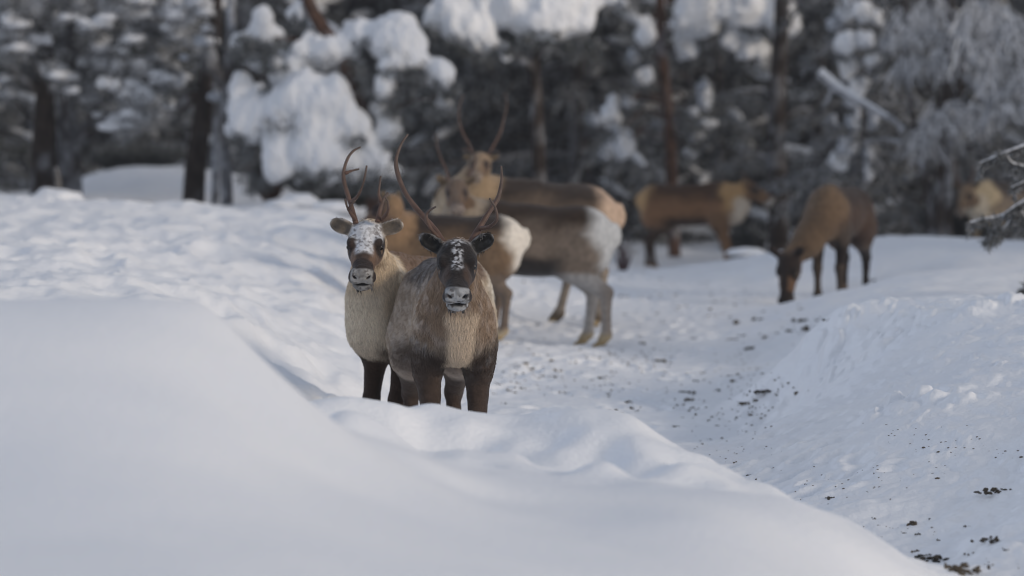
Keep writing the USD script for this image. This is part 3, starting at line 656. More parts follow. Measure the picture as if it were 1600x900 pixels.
def herd():
    # A: dark-faced one in front
    YA = 13.42
    a = feet(695, YA); a[2] = 0.0
    reindeer('dark-faced reindeer with long thin antlers standing foremost behind the snow bank', 'dark', a, math.atan2(-.95, .13), P(714, 382, 12.62), (.02, -.875, -.48), scale=1.0, res=.0055, head=.93,
             ears=[(-.15, .86, .50), (-.15, -.86, .50)],
             antlers=[tines([[(693, 383), (676, 356), (650, 325), (632, 299), (621, 270), (619, 248), (627, 225), (637, 210)], [(688, 375), (673, 357, -.03), (666, 340, -.05), (670, 330, -.06), (681, 323, -.08)]], 12.66),
                      tines([[(735, 383), (748, 358), (762, 335), (774, 317), (780, 303), (784, 280), (783, 260)], [(750, 357), (765, 354, -.05), (776, 343, -.08), (774, 325, -.08), (765, 310, -.09)]], 12.66)],
             frost=.2, strands=110000, tuck=.075, snowface=.7, girth=.52, spread=1.62, neckr=.76)
    # B: cream-necked one with the snowy face
    b = feet(656, 14.45); b[2] = 0.03
    reindeer('pale-necked reindeer with a snow-dusted face and branched reddish antlers, left of the foremost one', 'cream', b, math.atan2(-.86, -.42), P(572, 353, 13.75), (-.03, -.85, -.53), scale=.97, res=.0055, head=.98,
             ears=[(-.05, .95, .26), (-.05, -.93, .36)],
             antlers=[tines([[(556, 349), (551, 330), (546, 313), (538, 285), (537, 268), (543, 248), (552, 236), (563, 230)], [(539, 271), (549, 267), (561, 264)], [(548, 316), (558, 307, -.05), (567, 288, -.08), (573, 259, -.09)], [(556, 345), (546, 330, -.07), (542, 322, -.09), (539, 311, -.1)], [(545, 328, -.08), (550, 319, -.1), (555, 313, -.11)]], 13.70, r=.014),
                      tines([[(590, 347), (594, 326), (599, 312), (606, 301)], [(597, 319), (592, 305), (593, 290), (595, 275)], [(597, 344), (606, 330, -.05), (606, 316, -.06), (602, 308, -.07)]], 13.70, r=.014)],
             frost=.0, strands=95000, snowface=1.7, spread=.9, girth=.66, neckr=.80)
    # C: smaller brown one side-on behind the two
    c = P(695, 533, 20.5)
    reindeer('brown reindeer seen side-on with a white rump patch, behind the two foremost ones', 'brown', c, math.pi - .12, P(606, 308, 20.3), (-.75, .35, -.55), scale=.86, res=.012, legw=1.1, tanhoof=True, fore=((.02, 0), (-.06, 0)), hind=((.02, 0), (.12, 0)), spread=.9)
    # D: pale grey one, head turned to the camera
    d = P(820, 541, 21.7)
    reindeer('pale grey reindeer with a white rump and its head turned to face the camera', 'grey', d, math.pi - .2, P(713, 284, 21.6), (.05, -.86, -.50), scale=1.03, res=.012, head=.84, legw=1.2, tanhoof=True, hind=((-.10, 0.0), (.08, 0)), spread=.8, girth=.98, slope=.05,
             antlers=[tines([[(704, 294), (698, 268), (689, 248), (683, 230), (681, 208)], [(703, 290), (698, 282, -.1), (691, 280, -.15)]], 21.7, r=.013, tip=.006), tines([[(724, 293), (734, 272), (742, 254), (740, 240), (733, 222)], [(726, 289), (735, 284, -.1), (741, 277, -.15)]], 21.7, r=.013, tip=.006)])
    # E: the tall one behind
    e = P(818, 512, 23.4)
    reindeer('tall tan reindeer with upright antlers, standing behind the pale grey one', 'tan', e, math.pi + .02, P(750, 243, 23.1), (-.12, -.90, -.42), scale=1.16, res=.014, head=.68, tanhoof=True, fore=((-.0, 0), (.05, 0)), hind=((.0, 0), (.33, 0)), slope=.10, ears=[(-.1, .95, .12), (-.1, -.95, .1)],
             antlers=[tines([[(741, 243), (733, 226), (723, 208), (717, 188), (718, 165), (724, 148)], [(739, 238), (730, 234, -.1), (722, 235, -.15)]], 23.2, r=.013, tip=.006), tines([[(762, 243), (773, 224), (782, 206), (787, 186), (792, 164), (789, 145)], [(764, 238), (772, 235, -.1), (780, 238, -.15)]], 23.2, r=.013, tip=.006)])
    # F: rusty one far right, looking right
    f_ = P(1082, 428, 38)
    reindeer('rusty brown reindeer side-on with a golden neck, far back before a dark trunk', 'rust', f_, -.42, P(1170, 284, 37.8), (.83, -.12, -.42), scale=1.13, res=.016, hind=((-.08, 0), (.1, 0)), fore=((.02, 0), (.1, 0)), girth=.75, tuck=.06,
             antlers=[tines([[(1168, 284), (1162, 274), (1155, 268)]], 37.8, r=.02, tip=.01)])
    # G: grazing
    g_ = P(1312, 474, 25.45)
    reindeer('dark-legged reindeer without antlers grazing with its head down in the snow', 'graze', g_, math.atan2(-.93, -.37), P(1228, 402, 24.85), (-.12, -.2, -.97), scale=.98, res=.012, head=1.12, fore=((-.02, .0), (.0, 0)), hind=((.0, 0), (-.0, 0)), ears=[(-.5, .6, .5), (-.5, -.7, .4)], spread=1.1, neckr=1.0, girth=.74, tuck=.09)
    # H: half hidden behind the twigs at the right edge
    h_ = P(1560, 418, 37)
    reindeer('light golden reindeer half hidden behind frosted twigs at the far right', 'pale', h_, math.atan2(-.75, -.5), P(1508, 292, 36.4), (-.35, -.6, -.72), scale=1.05, res=.016,
             antlers=[tines([[(1503, 292), (1496, 278), (1492, 262), (1496, 250)]], 36.4, r=.022, tip=.01), tines([[(1512, 292), (1518, 278), (1521, 264), (1518, 252)]], 36.4, r=.022, tip=.01)])
herd()

# ------------------------------------------------------------------ trees: pieces
DARK, FROST = np.array([.032, .036, .029]), np.array([.52, .53, .55])

def blades(p, d, L, w, col, rng):
    """One slim triangle per needle bunch: root p, direction d."""
    n = len(p)
    side = np.cross(d, rng.normal(size=(n, 3))); side /= np.linalg.norm(side, axis=1, keepdims=True) + 1e-9
    L, w = np.broadcast_to(L, n)[:, None], np.broadcast_to(w, n)[:, None]
    v = np.stack([p - side * w, p + side * w, p + d * L], 1).reshape(-1, 3)
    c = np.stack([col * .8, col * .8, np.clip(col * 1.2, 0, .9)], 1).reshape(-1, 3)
    return v, np.arange(3 * n).reshape(-1, 3), c

def frostcol(n, f, rng):
    """Needle colours: dark green to rime, f = share of rime."""
    m = np.clip(rng.normal(f, .25, n), 0, 1)[:, None]
    return (DARK * rng.uniform(.6, 1.5, (n, 1))) * (1 - m) + FROST * m

def along(path, per_m, rng):
    path = np.asarray(path); seg = np.linalg.norm(np.diff(path, axis=0), axis=1); n = max(3, int(seg.sum() * per_m))
    t = np.sort(rng.random(n)) * seg.sum(); cum = np.concatenate([[0], np.cumsum(seg)])
    i = np.clip(np.searchsorted(cum, t, 'right') - 1, 0, len(seg) - 1); u = ((t - cum[i]) / seg[i])[:, None]
    d = np.diff(path, axis=0)[i] / seg[i][:, None]
    return path[i] * (1 - u) + path[i + 1] * u, d

def needled(path, per_m, L, w, f, rng, hang=.25):
    p, ax = along(path, per_m, rng); n = len(p)
    r = rng.normal(size=(n, 3)); r[:, 2] -= hang
    d = ax * .55 + r * .5; d /= np.linalg.norm(d, axis=1, keepdims=True)
    return blades(p, d, L * rng.uniform(.6, 1.3, n), w, frostcol(n, f, rng), rng)

def clump(c, r, n, f, rng, L=.13, w=.011, flat=.7):
    p = rng.normal(size=(n, 3)); p /= np.linalg.norm(p, axis=1, keepdims=True); d = p.copy()
    p = c + p * (r * rng.random((n, 1)) ** .5) * [1, 1, flat]
    d = d * .8 + rng.normal(0, .5, (n, 3)); d[:, 2] += .1; d /= np.linalg.norm(d, axis=1, keepdims=True)
    up = np.clip((p[:, 2] - c[2]) / r, -1, 1)
    return blades(p, d, L * rng.uniform(.6, 1.3, n), w, frostcol(n, f + .16 * up, rng), rng)

def pad(c, r, rng, sub=2, amp=.3):
    """A cushion of snow: domed above, sagging and nearly flat below."""
    m = trimesh.creation.icosphere(sub, 1.0); v = np.array(m.vertices)
    v = v * (1 + amp * (meshkit.fbm(v * 1.6 + rng.uniform(0, 50, 3), 3, int(rng.integers(99))) - .5) * 2)[:, None]
    v[:, 2] = np.where(v[:, 2] < 0, v[:, 2] * .55, v[:, 2])
    return np.asarray(c) + v * np.asarray(r), np.array(m.faces)

def snowstrip(path, r, rng, sides=7):
    p = smoothpath(path, 9); k = np.linspace(0, 1, 9)
    rr = r * np.sin(np.pi * np.clip(k * .92 + .04, 0, 1)) ** .6 * (1 + .5 * (rng.random(9) - .5)) + .006
    v, f = tube(p + [0, 0, r * .45], rr, sides)
    return v, f

def barkcol(v, base, frost, rng, side=(1, 0, 0)):
    n = meshkit.fbm(v * [6, 6, 1.4], 3, 4)
    c = np.outer(.6 + .9 * n, base)
    m = np.clip((meshkit.fbm(v * [5, 5, 3], 3, 8) - .5) * 3 + frost, 0, 1)[:, None]
    return c * (1 - m) + np.array([.38, .39, .41]) * m

def trunk(path, r0, r1, rng, sides=14, n=40):
    p = smoothpath(path, n)
    rr = r0 + (r1 - r0) * np.linspace(0, 1, n); rr[:4] *= [1.28, 1.14, 1.06, 1.02]
    v, f = tube(p, rr, sides)
    ctr = np.vstack([np.repeat(p, sides, 0), p[0], p[-1]])
    d = v - ctr
    return ctr + d * (1 + .22 * (meshkit.fbm(v * [9, 9, 1.5], 3, 2) - .5))[:, None], f

BARK_DARK, BARK_RED, BARK_GREY = (.040, .031, .026), (.085, .048, .033), (.12, .115, .11)

def spruce_shape(seed, h=13.0, lmax=2.6, zlow=.35, frost=.2, snow=.25, L=.15, w=.016, per_m=34, whorl=.32, droop=.45, twig=.24, detail=5.5):
    """Trunk, needles and snow of one spruce with hanging boughs, its base at the origin."""
    rng = np.random.default_rng(seed)
    nd, limbs, sn = [], [], []
    z = zlow
    while z < h - .3:
        coarse = z > detail
        for _ in range(rng.integers(3, 6) if not coarse else 4):
            a = rng.random() * 2 * np.pi; ln = (lmax * (1 - z / h) ** .75) * rng.uniform(.65, 1.15) + .15
            out = np.array([math.cos(a), math.sin(a), 0]); dr = droop * rng.uniform(.6, 1.4)
            t = np.linspace(0, 1, 7)[:, None]
            path = np.array([0, 0, z]) + out * ln * t + np.array([0, 0, 1.0]) * ln * (.12 * t - dr * t ** 1.7 + .10 * t ** 4) + rng.normal(0, .02, (7, 3)) * t
            f = np.clip(frost + rng.normal(0, .13), 0, .9)
            limbs.append(tube(path, np.linspace(.028, .006, 7) * (1 + ln * .3), 4, False))
            if coarse:
                nd.append(needled(path[1:], per_m * 1.2, L * 2.2, w * 3.2, f, rng, .9)); continue
            nd.append(needled(path[1:], per_m, L, w, f, rng, .5))
            side = np.cross(out, [0, 0, 1.0])
            for k in np.arange(.25, 1.0, twig / ln):
                b = smoothpath(path, 30)[int(k * 29)]
                for q in (-1, 1):
                    tl = ln * .34 * (1.15 - k) * rng.uniform(.6, 1.3) + .12
                    tt = np.linspace(0, 1, 4)[:, None]
                    tp = b + (out * .75 + side * q * rng.uniform(.5, 1.0)) * tl * tt + np.array([0, 0, -1.0]) * tl * (.35 + .5 * rng.random()) * tt ** 1.5
                    nd.append(needled(tp, per_m, L, w, f, rng, .6))
            if rng.random() < snow:
                k0 = rng.uniform(.2, .6); sp = smoothpath(path, 30)
                sn.append(snowstrip(sp[[int(29 * k0), int(29 * min(1, k0 + .2)), int(29 * min(1, k0 + .4))]], rng.uniform(.05, .12), rng))
        z += whorl * rng.uniform(.7, 1.3) * (1.6 if coarse else 1)
    tv = trunk([(0, 0, -.4), (0, 0, h * .33), (.03, .02, h * .66), (0, 0, h)], h * .0125, .02, rng, 9, 24)
    return tv, cat_mesh(limbs), cat_mesh(nd), (cat_mesh(sn) if sn else None)

def spruce(label, shape, loc, frost=.15, bark=BARK_DARK, group='frosted spruces behind the herd', path=None):
    t = thing('spruce_tree', loc, label, 'tree', group)
    tv, lb, nd, sn = shape
    obj('trunk', tv, M_BARK, t, smooth=True, col=barkcol(tv[0], bark, frost, R))
    tag(obj('bough', lb, M_BARK, t, col=barkcol(lb[0], bark, frost, R)), kind='stuff')
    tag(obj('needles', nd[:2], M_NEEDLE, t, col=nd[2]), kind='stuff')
    if sn:
        tag(obj('snow_load', sn, M_SNOW, t, smooth=True), kind='stuff')
    return t

def base_at(px, Y, sink=.1):
    p = feet(px, Y); p[2] -= sink
    return p

# ------------------------------------------------------------------ far forest and the spruces before it
def forest():
    shapes = [spruce_shape(10, 14, 2.8, .3, .36, .6), spruce_shape(11, 12, 2.4, .2, .30, .5), spruce_shape(12, 15, 3.0, .5, .46, .7), spruce_shape(13, 9, 2.0, .1, .32, .5)]
    rng = np.random.default_rng(5)
    protos = [spruce(l, s_, base_at(px, Y), f) for l, s_, px, Y, f in (
        ('dark spruce with thin snow streaks rising behind the tall tan reindeer', shapes[0], 905, 47, .1),
        ('dark spruce standing behind the rump of the rusty reindeer', shapes[1], 1120, 48, .1),
        ('paler rimed spruce behind the grazing reindeer', shapes[2], 1275, 50, .3),
        ('low dark spruce filling the gap between the two groups of left trunks', shapes[3], 215, 47, .1))]
    for l, k, px, Y, rz, sc in (
            ('dark spruce behind the antlers of the pale grey reindeer', 0, 745, 50, 2.0, 1.0),
            ('spruce seen between the slim reddish trunk and the white rump', 2, 985, 53, 1.0, .95),
            ('dark spruce at the left picture edge behind the twin trunks', 1, -30, 45, 2.4, .9),
            ('dark spruce directly behind the slim rimed trunk left of the snow-laden pine', 1, 385, 46, 4.0, 1.0),
            ('dark spruce behind the drooping birch on the right', 0, 1480, 47, 3.3, 1.05)):
        dup(protos[k], base_at(px, Y), rz, sc, l)
    pi = UsdGeom.PointInstancer.Define(stage, '/World/forest')
    kinds = []
    for p in protos:
        k = UsdGeom.Xform.Define(stage, numbered('/World/forest', 'spruce_tree')).GetPrim()
        for ch in p.GetChildren():
            stage.DefinePrim(k.GetPath().AppendChild(ch.GetName())).GetReferences().AddInternalReference(ch.GetPath())
        kinds.append(k.GetPath())
    pi.CreatePrototypesRel().SetTargets(kinds)
    pos, ids, rot, scl = [], [], [], []
    for Y, st in ((51, 2.3), (56, 2.4), (62, 2.6), (69, 2.8), (78, 3.2), (92, 3.6), (110, 4.5)):
        for x in np.arange(-.22 * Y - 10, .22 * Y + 10, st):
            xx, yy = x + rng.uniform(-.9, .9), Y + rng.uniform(-2, 2)
            pos.append((xx, yy, float(H(np.array([xx]), np.array([yy]))[0]) - .1))
            ids.append(int(rng.integers(4))); a = rng.random() * np.pi; rot.append((math.cos(a), 0, 0, math.sin(a))); scl.append(rng.uniform(.85, 1.25))
    for xx, yy in ((9.5, 24), (12, 31), (11.5, 39), (15, 22), (16, 28), (18, 36), (15.5, 46), (21, 30), (22, 42), (24, 24), (27, 34), (28, 48), (20, 52), (33, 40), (34, 28), (-13, 30), (-16, 24), (-15, 38), (-12, 20), (-20, 33), (-18, 15)):  # unseen side spruces; those on the right added to shade and dapple the snow
        pos.append((xx, yy, float(H(np.array([xx]), np.array([yy]))[0]) - .1)); ids.append(int(rng.integers(4))); a = rng.random() * np.pi
        rot.append((math.cos(a), 0, 0, math.sin(a))); scl.append(rng.uniform(.75, 1.1))
    pi.CreatePositionsAttr(Vt.Vec3fArray([Gf.Vec3f(*p) for p in pos]))
    pi.CreateProtoIndicesAttr(Vt.IntArray(ids))
    pi.CreateOrientationsAttr(Vt.QuathArray([Gf.Quath(*r) for r in rot]))
    pi.CreateScalesAttr(Vt.Vec3fArray([Gf.Vec3f(s_, s_, s_) for s_ in scl]))
    tag(pi.GetPrim(), 'dark far-off spruce wood closing the view behind everything, plus unseen spruces added for shade at the right', 'forest', None, 'stuff')
    return protos
FOREST = forest()

# ------------------------------------------------------------------ nearer trees
def px_tube(pts, Y, r0, r1, sides=7, n=14):
    path = np.array([P(p[0], p[1], Y + (p[2] if len(p) > 2 else 0)) for p in pts])
    return tube(smoothpath(path, n), np.linspace(r0, r1, n), sides), path

def add_trunk(t, pts, Y, r0, r1, org, base, frost, name='trunk', top=9.0):
    """Trunk through photograph points (lowest first), carried on above the frame up to a height."""
    path = [P(p[0], p[1], Y + (p[2] if len(p) > 2 else 0)) for p in pts]
    path[0] = path[0] - [0, 0, .35]
    if top:
        d = path[-1] - path[-2]; d = d / d[2]
        path.append(path[-1] + d * .35 * (top - path[-1][2]) + [0, 0, .65 * (top - path[-1][2])])
    v, f = trunk(path, r0, r1, R, 14, 44)
    obj(name, (v, f), M_BARK, t, smooth=True, col=barkcol(v, base, frost, R), org=org)
    return np.array(path)

def crown(t, clumps, org, name='needles'):
    m = cat_mesh(clumps)
    tag(obj(name, m[:2], M_NEEDLE, t, col=m[2], org=org), kind='stuff')

def pads(t, rows, Y, org, rng, depth=.8, fringe=None):
    for r in rows:
        x, y, rx, ry = r[:4]; dy = r[4] if len(r) > 4 else rng.uniform(-.35, .35)
        k = (Y + dy) / FPX
        c = P(x, y + ry * .15, Y + dy)
        v, f = pad(c, (rx * k * 1.08, max(rx, ry) * k * depth, ry * k * 1.1), rng, 3, .55)
        v = v + vnormals(v, f) * ((meshkit.fbm(v * [9, 9, 4], 3, 4) - .5) * .26 * min(1, rx / 16))[:, None]
        obj('snow_pad', (v, f), M_SNOW if rx > 11 else M_SHADED_SNOW, t, smooth=True, org=org)
        if fringe is not None:
            for _ in range(5):
                a = rng.uniform(0, 2 * np.pi); q = c + np.array([math.cos(a) * rx * k, -.5 * rx * k * rng.random(), math.sin(a) * ry * k * .9 - .2 * ry * k])
                fringe.append(clump(q, rx * k * .35 + .03, 26, .35, rng, .10, .008))

def specks(t, clumps, org, rng):
    out = []
    for v, f, c in clumps:
        if len(v) > 190 and rng.random() < .5:
            ctr, sd = v.mean(0), v.std(0)
            for _ in range(3):
                r = rng.uniform(.03, .12)
                out.append(pad(ctr + rng.normal(0, .75, 3) * sd + [0, 0, .05], (r * 1.3, r * 1.3, r * .75), rng, 1, .6))
    tag(obj('snow_specks', cat_mesh(out), M_SNOW, t, smooth=True, org=org), kind='stuff')

def left_pines():
    rng = np.random.default_rng(21)
    Y = 35.5
    # clumps of the shared-looking crown, dealt to the tree they hang from
    cl = {0: [], 1: [], 2: []}
    limbs = {0: [], 1: [], 2: []}
    n = 0
    while n < 340:
        x, y = rng.uniform(-60, 330), rng.uniform(-90, 205)
        low = (172 if x < 135 else 212) - 40 * meshkit.noise(np.array([x * .02, 3.1, 0]), 3)
        if x > 255: low = 150 - (x - 255) * .8
        if y > low: continue
        k = 0 if x < 85 else (1 if x < 235 else 2); dy = rng.uniform(-1.0, 1.0)
        c = P(x, y, Y + dy); r = rng.uniform(.08, .24)
        f = np.clip(.55 + .8 * (meshkit.noise(c * 1.3, 6) - .5) + rng.normal(0, .10), .03, .8)
        cl[k].append(clump(c, r, 75, f, rng, .12, .010)); n += 1
        if n % 9 == 0: limbs[k].append(c)
    for _ in range(80):                                   # the crown above the frame
        c = P(rng.uniform(-60, 360), 0, Y) * [1, 1, 0] + [0, rng.uniform(-1.5, 1.5), rng.uniform(5, 9.5)]
        cl[int(rng.integers(3))].append(clump(c, .45, 60, .3, rng, .3, .025))
    spec = [('left trunk of the twin pines at the left, dark and bare of frost', [(70, 322), (69, 240), (70, 150), (74, 40)], .19, BARK_DARK, -.25),
            ('right trunk of the twin pines at the left, with frosted grey bark', [(107, 306), (107, 230), (105, 140), (108, 40)], .18, BARK_DARK, .32)]
    org_y = Y
    caps = [[(45, 11, 17, 15), (19, 32, 16, 12), (6, 4, 18, 12), (98, 26, 12, 9), (76, 104, 20, 13), (66, 60, 12, 8)],
            [(178, 11, 26, 14), (212, 19, 22, 16), (242, 11, 17, 13), (280, 19, 15, 26), (185, 102, 15, 10), (223, 110, 15, 12), (166, 132, 15, 8), (227, 151, 15, 12), (205, 58, 13, 17), (150, 40, 14, 9), (270, 43, 12, 22)]]
    for i, (lab, pts, r, bark, fr) in enumerate(spec):
        o = P(pts[0][0], pts[0][1], Y + .3 * i); t = thing('pine_tree', o, lab, 'tree')
        path = add_trunk(t, pts, Y + .3 * i, r, .05, o, bark, fr)
        for c in limbs[i]:
            k = path[np.argmin(np.abs(path[:, 2] - c[2] + .5))]; mid = (k + c) / 2 + [0, 0, .12]
            v, f = tube(smoothpath([k, mid, c], 8), np.linspace(.045, .012, 8), 6)
            obj('limb', (v, f), M_BARK, t, smooth=True, col=barkcol(v, bark, .2, rng), org=o)
        crown(t, cl[i], o)
        specks(t, cl[i], o, rng)
        pads(t, caps[i], Y - .4, o, rng)
    # the leaning pine with its stub, and the slim rimed stem beside it
    o = P(300, 322, 34.8); t = thing('pine_tree', o, 'dark leaning pine trunk with a broken stub, left of the slim rimed trunk', 'tree')
    add_trunk(t, [(300, 326), (306, 260), (315, 190), (325, 125), (332, 60), (338, 0)], 34.8, .14, .06, o, BARK_DARK, -.2)
    for q in ([(312, 150), (292, 154), (276, 166)], [(322, 100), (342, 118), (350, 145)]):
        (v, f), _ = px_tube(q, 34.75, .075, .045, 8)
        obj('stub', (v, f), M_BARK, t, smooth=True, col=barkcol(v, BARK_DARK, -.1, rng), org=o)
    crown(t, cl[2], o)
    specks(t, cl[2], o, rng)
    pads(t, [(325, 45, 10, 9), (312, 64, 8, 7), (289, 90, 8, 7), (335, 152, 9, 6)], 34.5, o, rng)
    o = P(357, 326, 34.2); t = thing('slim_tree', o, 'slim upright tree with rime-grey bark and a dark foot, beside the leaning pine', 'tree')
    add_trunk(t, [(357, 326), (353, 262), (352, 180), (358, 90), (362, 0)], 34.2, .075, .05, o, BARK_DARK, .62)
    for q in ([(353, 200), (366, 180), (372, 140)], [(356, 100), (340, 80), (334, 40)], [(352, 280), (366, 258), (369, 240)]):
        (v, f), _ = px_tube(q, 34.2, .035, .015, 6)
        obj('branch', (v, f), M_BARK, t, smooth=True, col=barkcol(v, BARK_DARK, .5, rng), org=o)
    o = P(333, 326, 34.6); t = thing('tree_stem', o, 'pale frost-crusted stem squeezed between the leaning pine and the slim trunk', 'tree')
    add_trunk(t, [(335, 326), (337, 260), (338, 190), (336, 130)], 34.6, .06, .03, o, BARK_GREY, .8, top=0)

def snowy_pine():
    """The pine bowed under great cushions of snow."""
    rng = np.random.default_rng(33)
    Y = 33.0; o = P(588, 335, Y)
    t = thing('pine_tree', o, 'bowed pine buried under great white cushions of snow, above the reindeer antlers', 'tree')
    add_trunk(t, [(590, 335), (582, 250), (567, 175), (530, 80), (482, 0)], Y + .1, .12, .06, o, BARK_RED, .0, top=5)
    k = Y / FPX
    el = [(502, 79, 55, 26, .2), (450, 117, 32, 30, .1), (600, 46, 24, 20, .2), (622, 66, 44, 44, 0), (570, 52, 34, 22, .2), (640, 92, 28, 20, -.1), (488, 160, 66, 46, -.2), (540, 195, 36, 34, -.25),
          (395, 182, 42, 50, 0), (376, 140, 16, 26, .1), (440, 175, 34, 34, -.2), (492, 232, 38, 46, -.35), (441, 240, 26, 40, -.3), (520, 245, 24, 36, -.3), (560, 222, 28, 32, -.1), (581, 252, 24, 36, -.1), (612, 282, 20, 22, 0), (545, 258, 16, 26, -.2),
          (688, 120, 24, 25, -.1), (690, 164, 17, 14, -.1), (598, 138, 18, 16, -.2), (615, 103, 24, 14, -.2), (612, 203, 16, 24, -.1), (466, 20, 15, 18, .2), (470, 285, 10, 10, -.3), (500, 276, 12, 14, -.35), (590, 170, 10, 18, 0)]
    el2 = [(410, 42, 16, 30, .9), (398, 62, 24, 16, .9), (428, 58, 20, 16, .9), (426, 84, 28, 14, .8), (384, 66, 18, 11, .9), (404, 98, 26, 10, .7), (445, 92, 16, 14, .5)]
    lo = P(345, 330, Y - .7); hi = P(735, -20, Y + .9)
    S = SDF([lo[0], Y - 1.1, lo[2]], [hi[0], Y + 1.6, hi[2]], .022)
    for x, y, rx, ry, dy in el + el2:
        c = P(x, y, Y + dy)
        S.ell(c, (rx * k, (rx + ry) * .5 * k, ry * k), k=.11)
    v, f = S.mesh(); n = vnormals(v, f)
    v = v + n * ((meshkit.fbm(v * [5.5, 5.5, 2.0], 4, 6) - .5) * .30 + (meshkit.fbm(v * 14, 2, 7) - .5) * .02)[:, None]
    obj('snow_load', (v, f), M_SNOW, t, smooth=True, org=o)
    cl = []
    spots = [(438, 203, 9), (509, 208, 8), (538, 240, 14), (545, 226, 9), (558, 108, 14), (566, 122, 12), (640, 148, 24), (616, 162, 18), (660, 156, 18), (657, 114, 12), (678, 132, 12), (650, 130, 14), (609, 83, 8), (633, 97, 7),
             (461, 250, 9), (488, 270, 9), (600, 228, 14), (590, 258, 11), (369, 222, 12), (381, 88, 15), (630, 190, 14), (565, 268, 14), (380, 245, 16), (572, 140, 12), (702, 147, 9), (416, 141, 7)]
    spots += [(680, 140, 13), (700, 132, 10), (676, 176, 12), (700, 172, 9), (595, 152, 12), (612, 112, 10), (604, 176, 10), (618, 216, 12), (640, 108, 10), (412, 74, 12), (392, 78, 12), (440, 108, 10), (418, 108, 10), (600, 290, 12), (625, 292, 12)]
    spots += [(x, rng.uniform(272, 300), rng.uniform(10, 17)) for x in np.linspace(385, 640, 26)] + [(x, rng.uniform(60, 95), rng.uniform(8, 14)) for x in np.linspace(370, 440, 8)]
    for x, y, r in spots:
        for q in range(2):
            c = P(x + rng.uniform(-3, 3), y + rng.uniform(-3, 3), Y - .26 + .3 * q)
            cl.append(clump(c, r * k * 1.0, 50, .26, rng, .11, .008))
    for x, y, rx, ry, dy in el + el2:                    # the boughs under the snow
        for q in range(3):
            cl.append(clump(P(x + rng.uniform(-.8, .8) * rx, y + ry * rng.uniform(.6, .95), Y + dy - rng.uniform(.1, .8) * rx * k), rx * k * .36 + .02, 44, .28, rng, .11, .009))
    crown(t, cl, o)
    for a, b in (((567, 175), (450, 120)), ((560, 160), (640, 90)), ((570, 190), (690, 150)), ((575, 215), (490, 190)), ((578, 230), (400, 200)), ((530, 85), (430, 60)), ((580, 250), (480, 260))):
        (v, f), _ = px_tube([a, ((a[0] + b[0]) / 2, (a[1] + b[1]) / 2 - 8), b], Y + .1, .045, .02, 7)
        obj('limb', (v, f), M_BARK, t, smooth=True, col=barkcol(v, BARK_RED, 0, rng), org=o)
    # the tree whose heavy pads hang into the top of the picture
    Y = 35.0; o = base_at(850, Y + 1); t = thing('pine_tree', o, 'pine whose heavy snow pads and dark needles hang in at the top centre', 'tree')
    add_trunk(t, [(848, 412), (842, 250), (836, 120), (828, 0)], Y + 1, .10, .05, o, BARK_DARK, .1, top=8)
    k = Y / FPX
    el = [(698, 26, 32, 30, 0), (735, 14, 40, 30, .1), (752, 56, 28, 30, -.1), (778, 10, 38, 28, .1), (822, 8, 46, 38, 0), (870, 12, 50, 40, 0), (900, 8, 30, 36, 0), (850, 34, 48, 24, -.1), (812, 30, 20, 18, -.1), (822, 62, 8, 9, -.1), (790, 79, 11, 16, -.1), (720, 44, 26, 20, -.1), (930, -20, 40, 30, .2), (760, -25, 90, 30, .2), (860, -30, 80, 34, .2)]
    lo = P(655, 110, Y - .7); hi = P(985, -75, Y + .9)
    S = SDF([lo[0], Y - .9, lo[2]], [hi[0], Y + 1.1, hi[2]], .025)
    for x, y, rx, ry, dy in el:
        S.ell(P(x, y, Y + dy), (rx * k * 1.05, (rx + ry) * .5 * k, ry * k * 1.05), k=.14)
    v, f = S.mesh(); n = vnormals(v, f)
    v = v + n * ((meshkit.fbm(v * [5.5, 5.5, 2.4], 4, 16) - .5) * .28 + (meshkit.fbm(v * 14, 2, 7) - .5) * .02)[:, None]
    obj('snow_load', (v, f), M_SNOW, t, smooth=True, org=o)
    cl = []
    for x, y, r in [(x, 52 + 22 * math.sin((x - 660) / 60) ** 2 + rng.uniform(-8, 22), rng.uniform(9, 16)) for x in np.linspace(672, 930, 64)] + [(863, 24, 9), (705, 72, 18), (690, 62, 14), (735, 84, 16), (765, 92, 14), (790, 60, 12)]:
        cl.append(clump(P(x, y, Y + rng.uniform(-.35, .5)), r * k, 56, .14, rng, .11, .009))
    for _ in range(45):
        cl.append(clump(P(rng.uniform(660, 1000), 0, Y + 1) * [1, 1, 0] + [0, rng.uniform(-1, 1), rng.uniform(4.6, 8)], .4, 60, .3, rng, .3, .025))
    crown(t, cl, o)
    for a, b in (((836, 110), (700, 40)), ((834, 90), (900, 30)), ((830, 40), (760, 60))):
        (v, f), _ = px_tube([(a[0], a[1], 1), ((a[0] + b[0]) / 2, (a[1] + b[1]) / 2 - 12, .5), b], Y, .05, .02, 7)
        obj('limb', (v, f), M_BARK, t, smooth=True, col=barkcol(v, BARK_DARK, 0, rng), org=o)

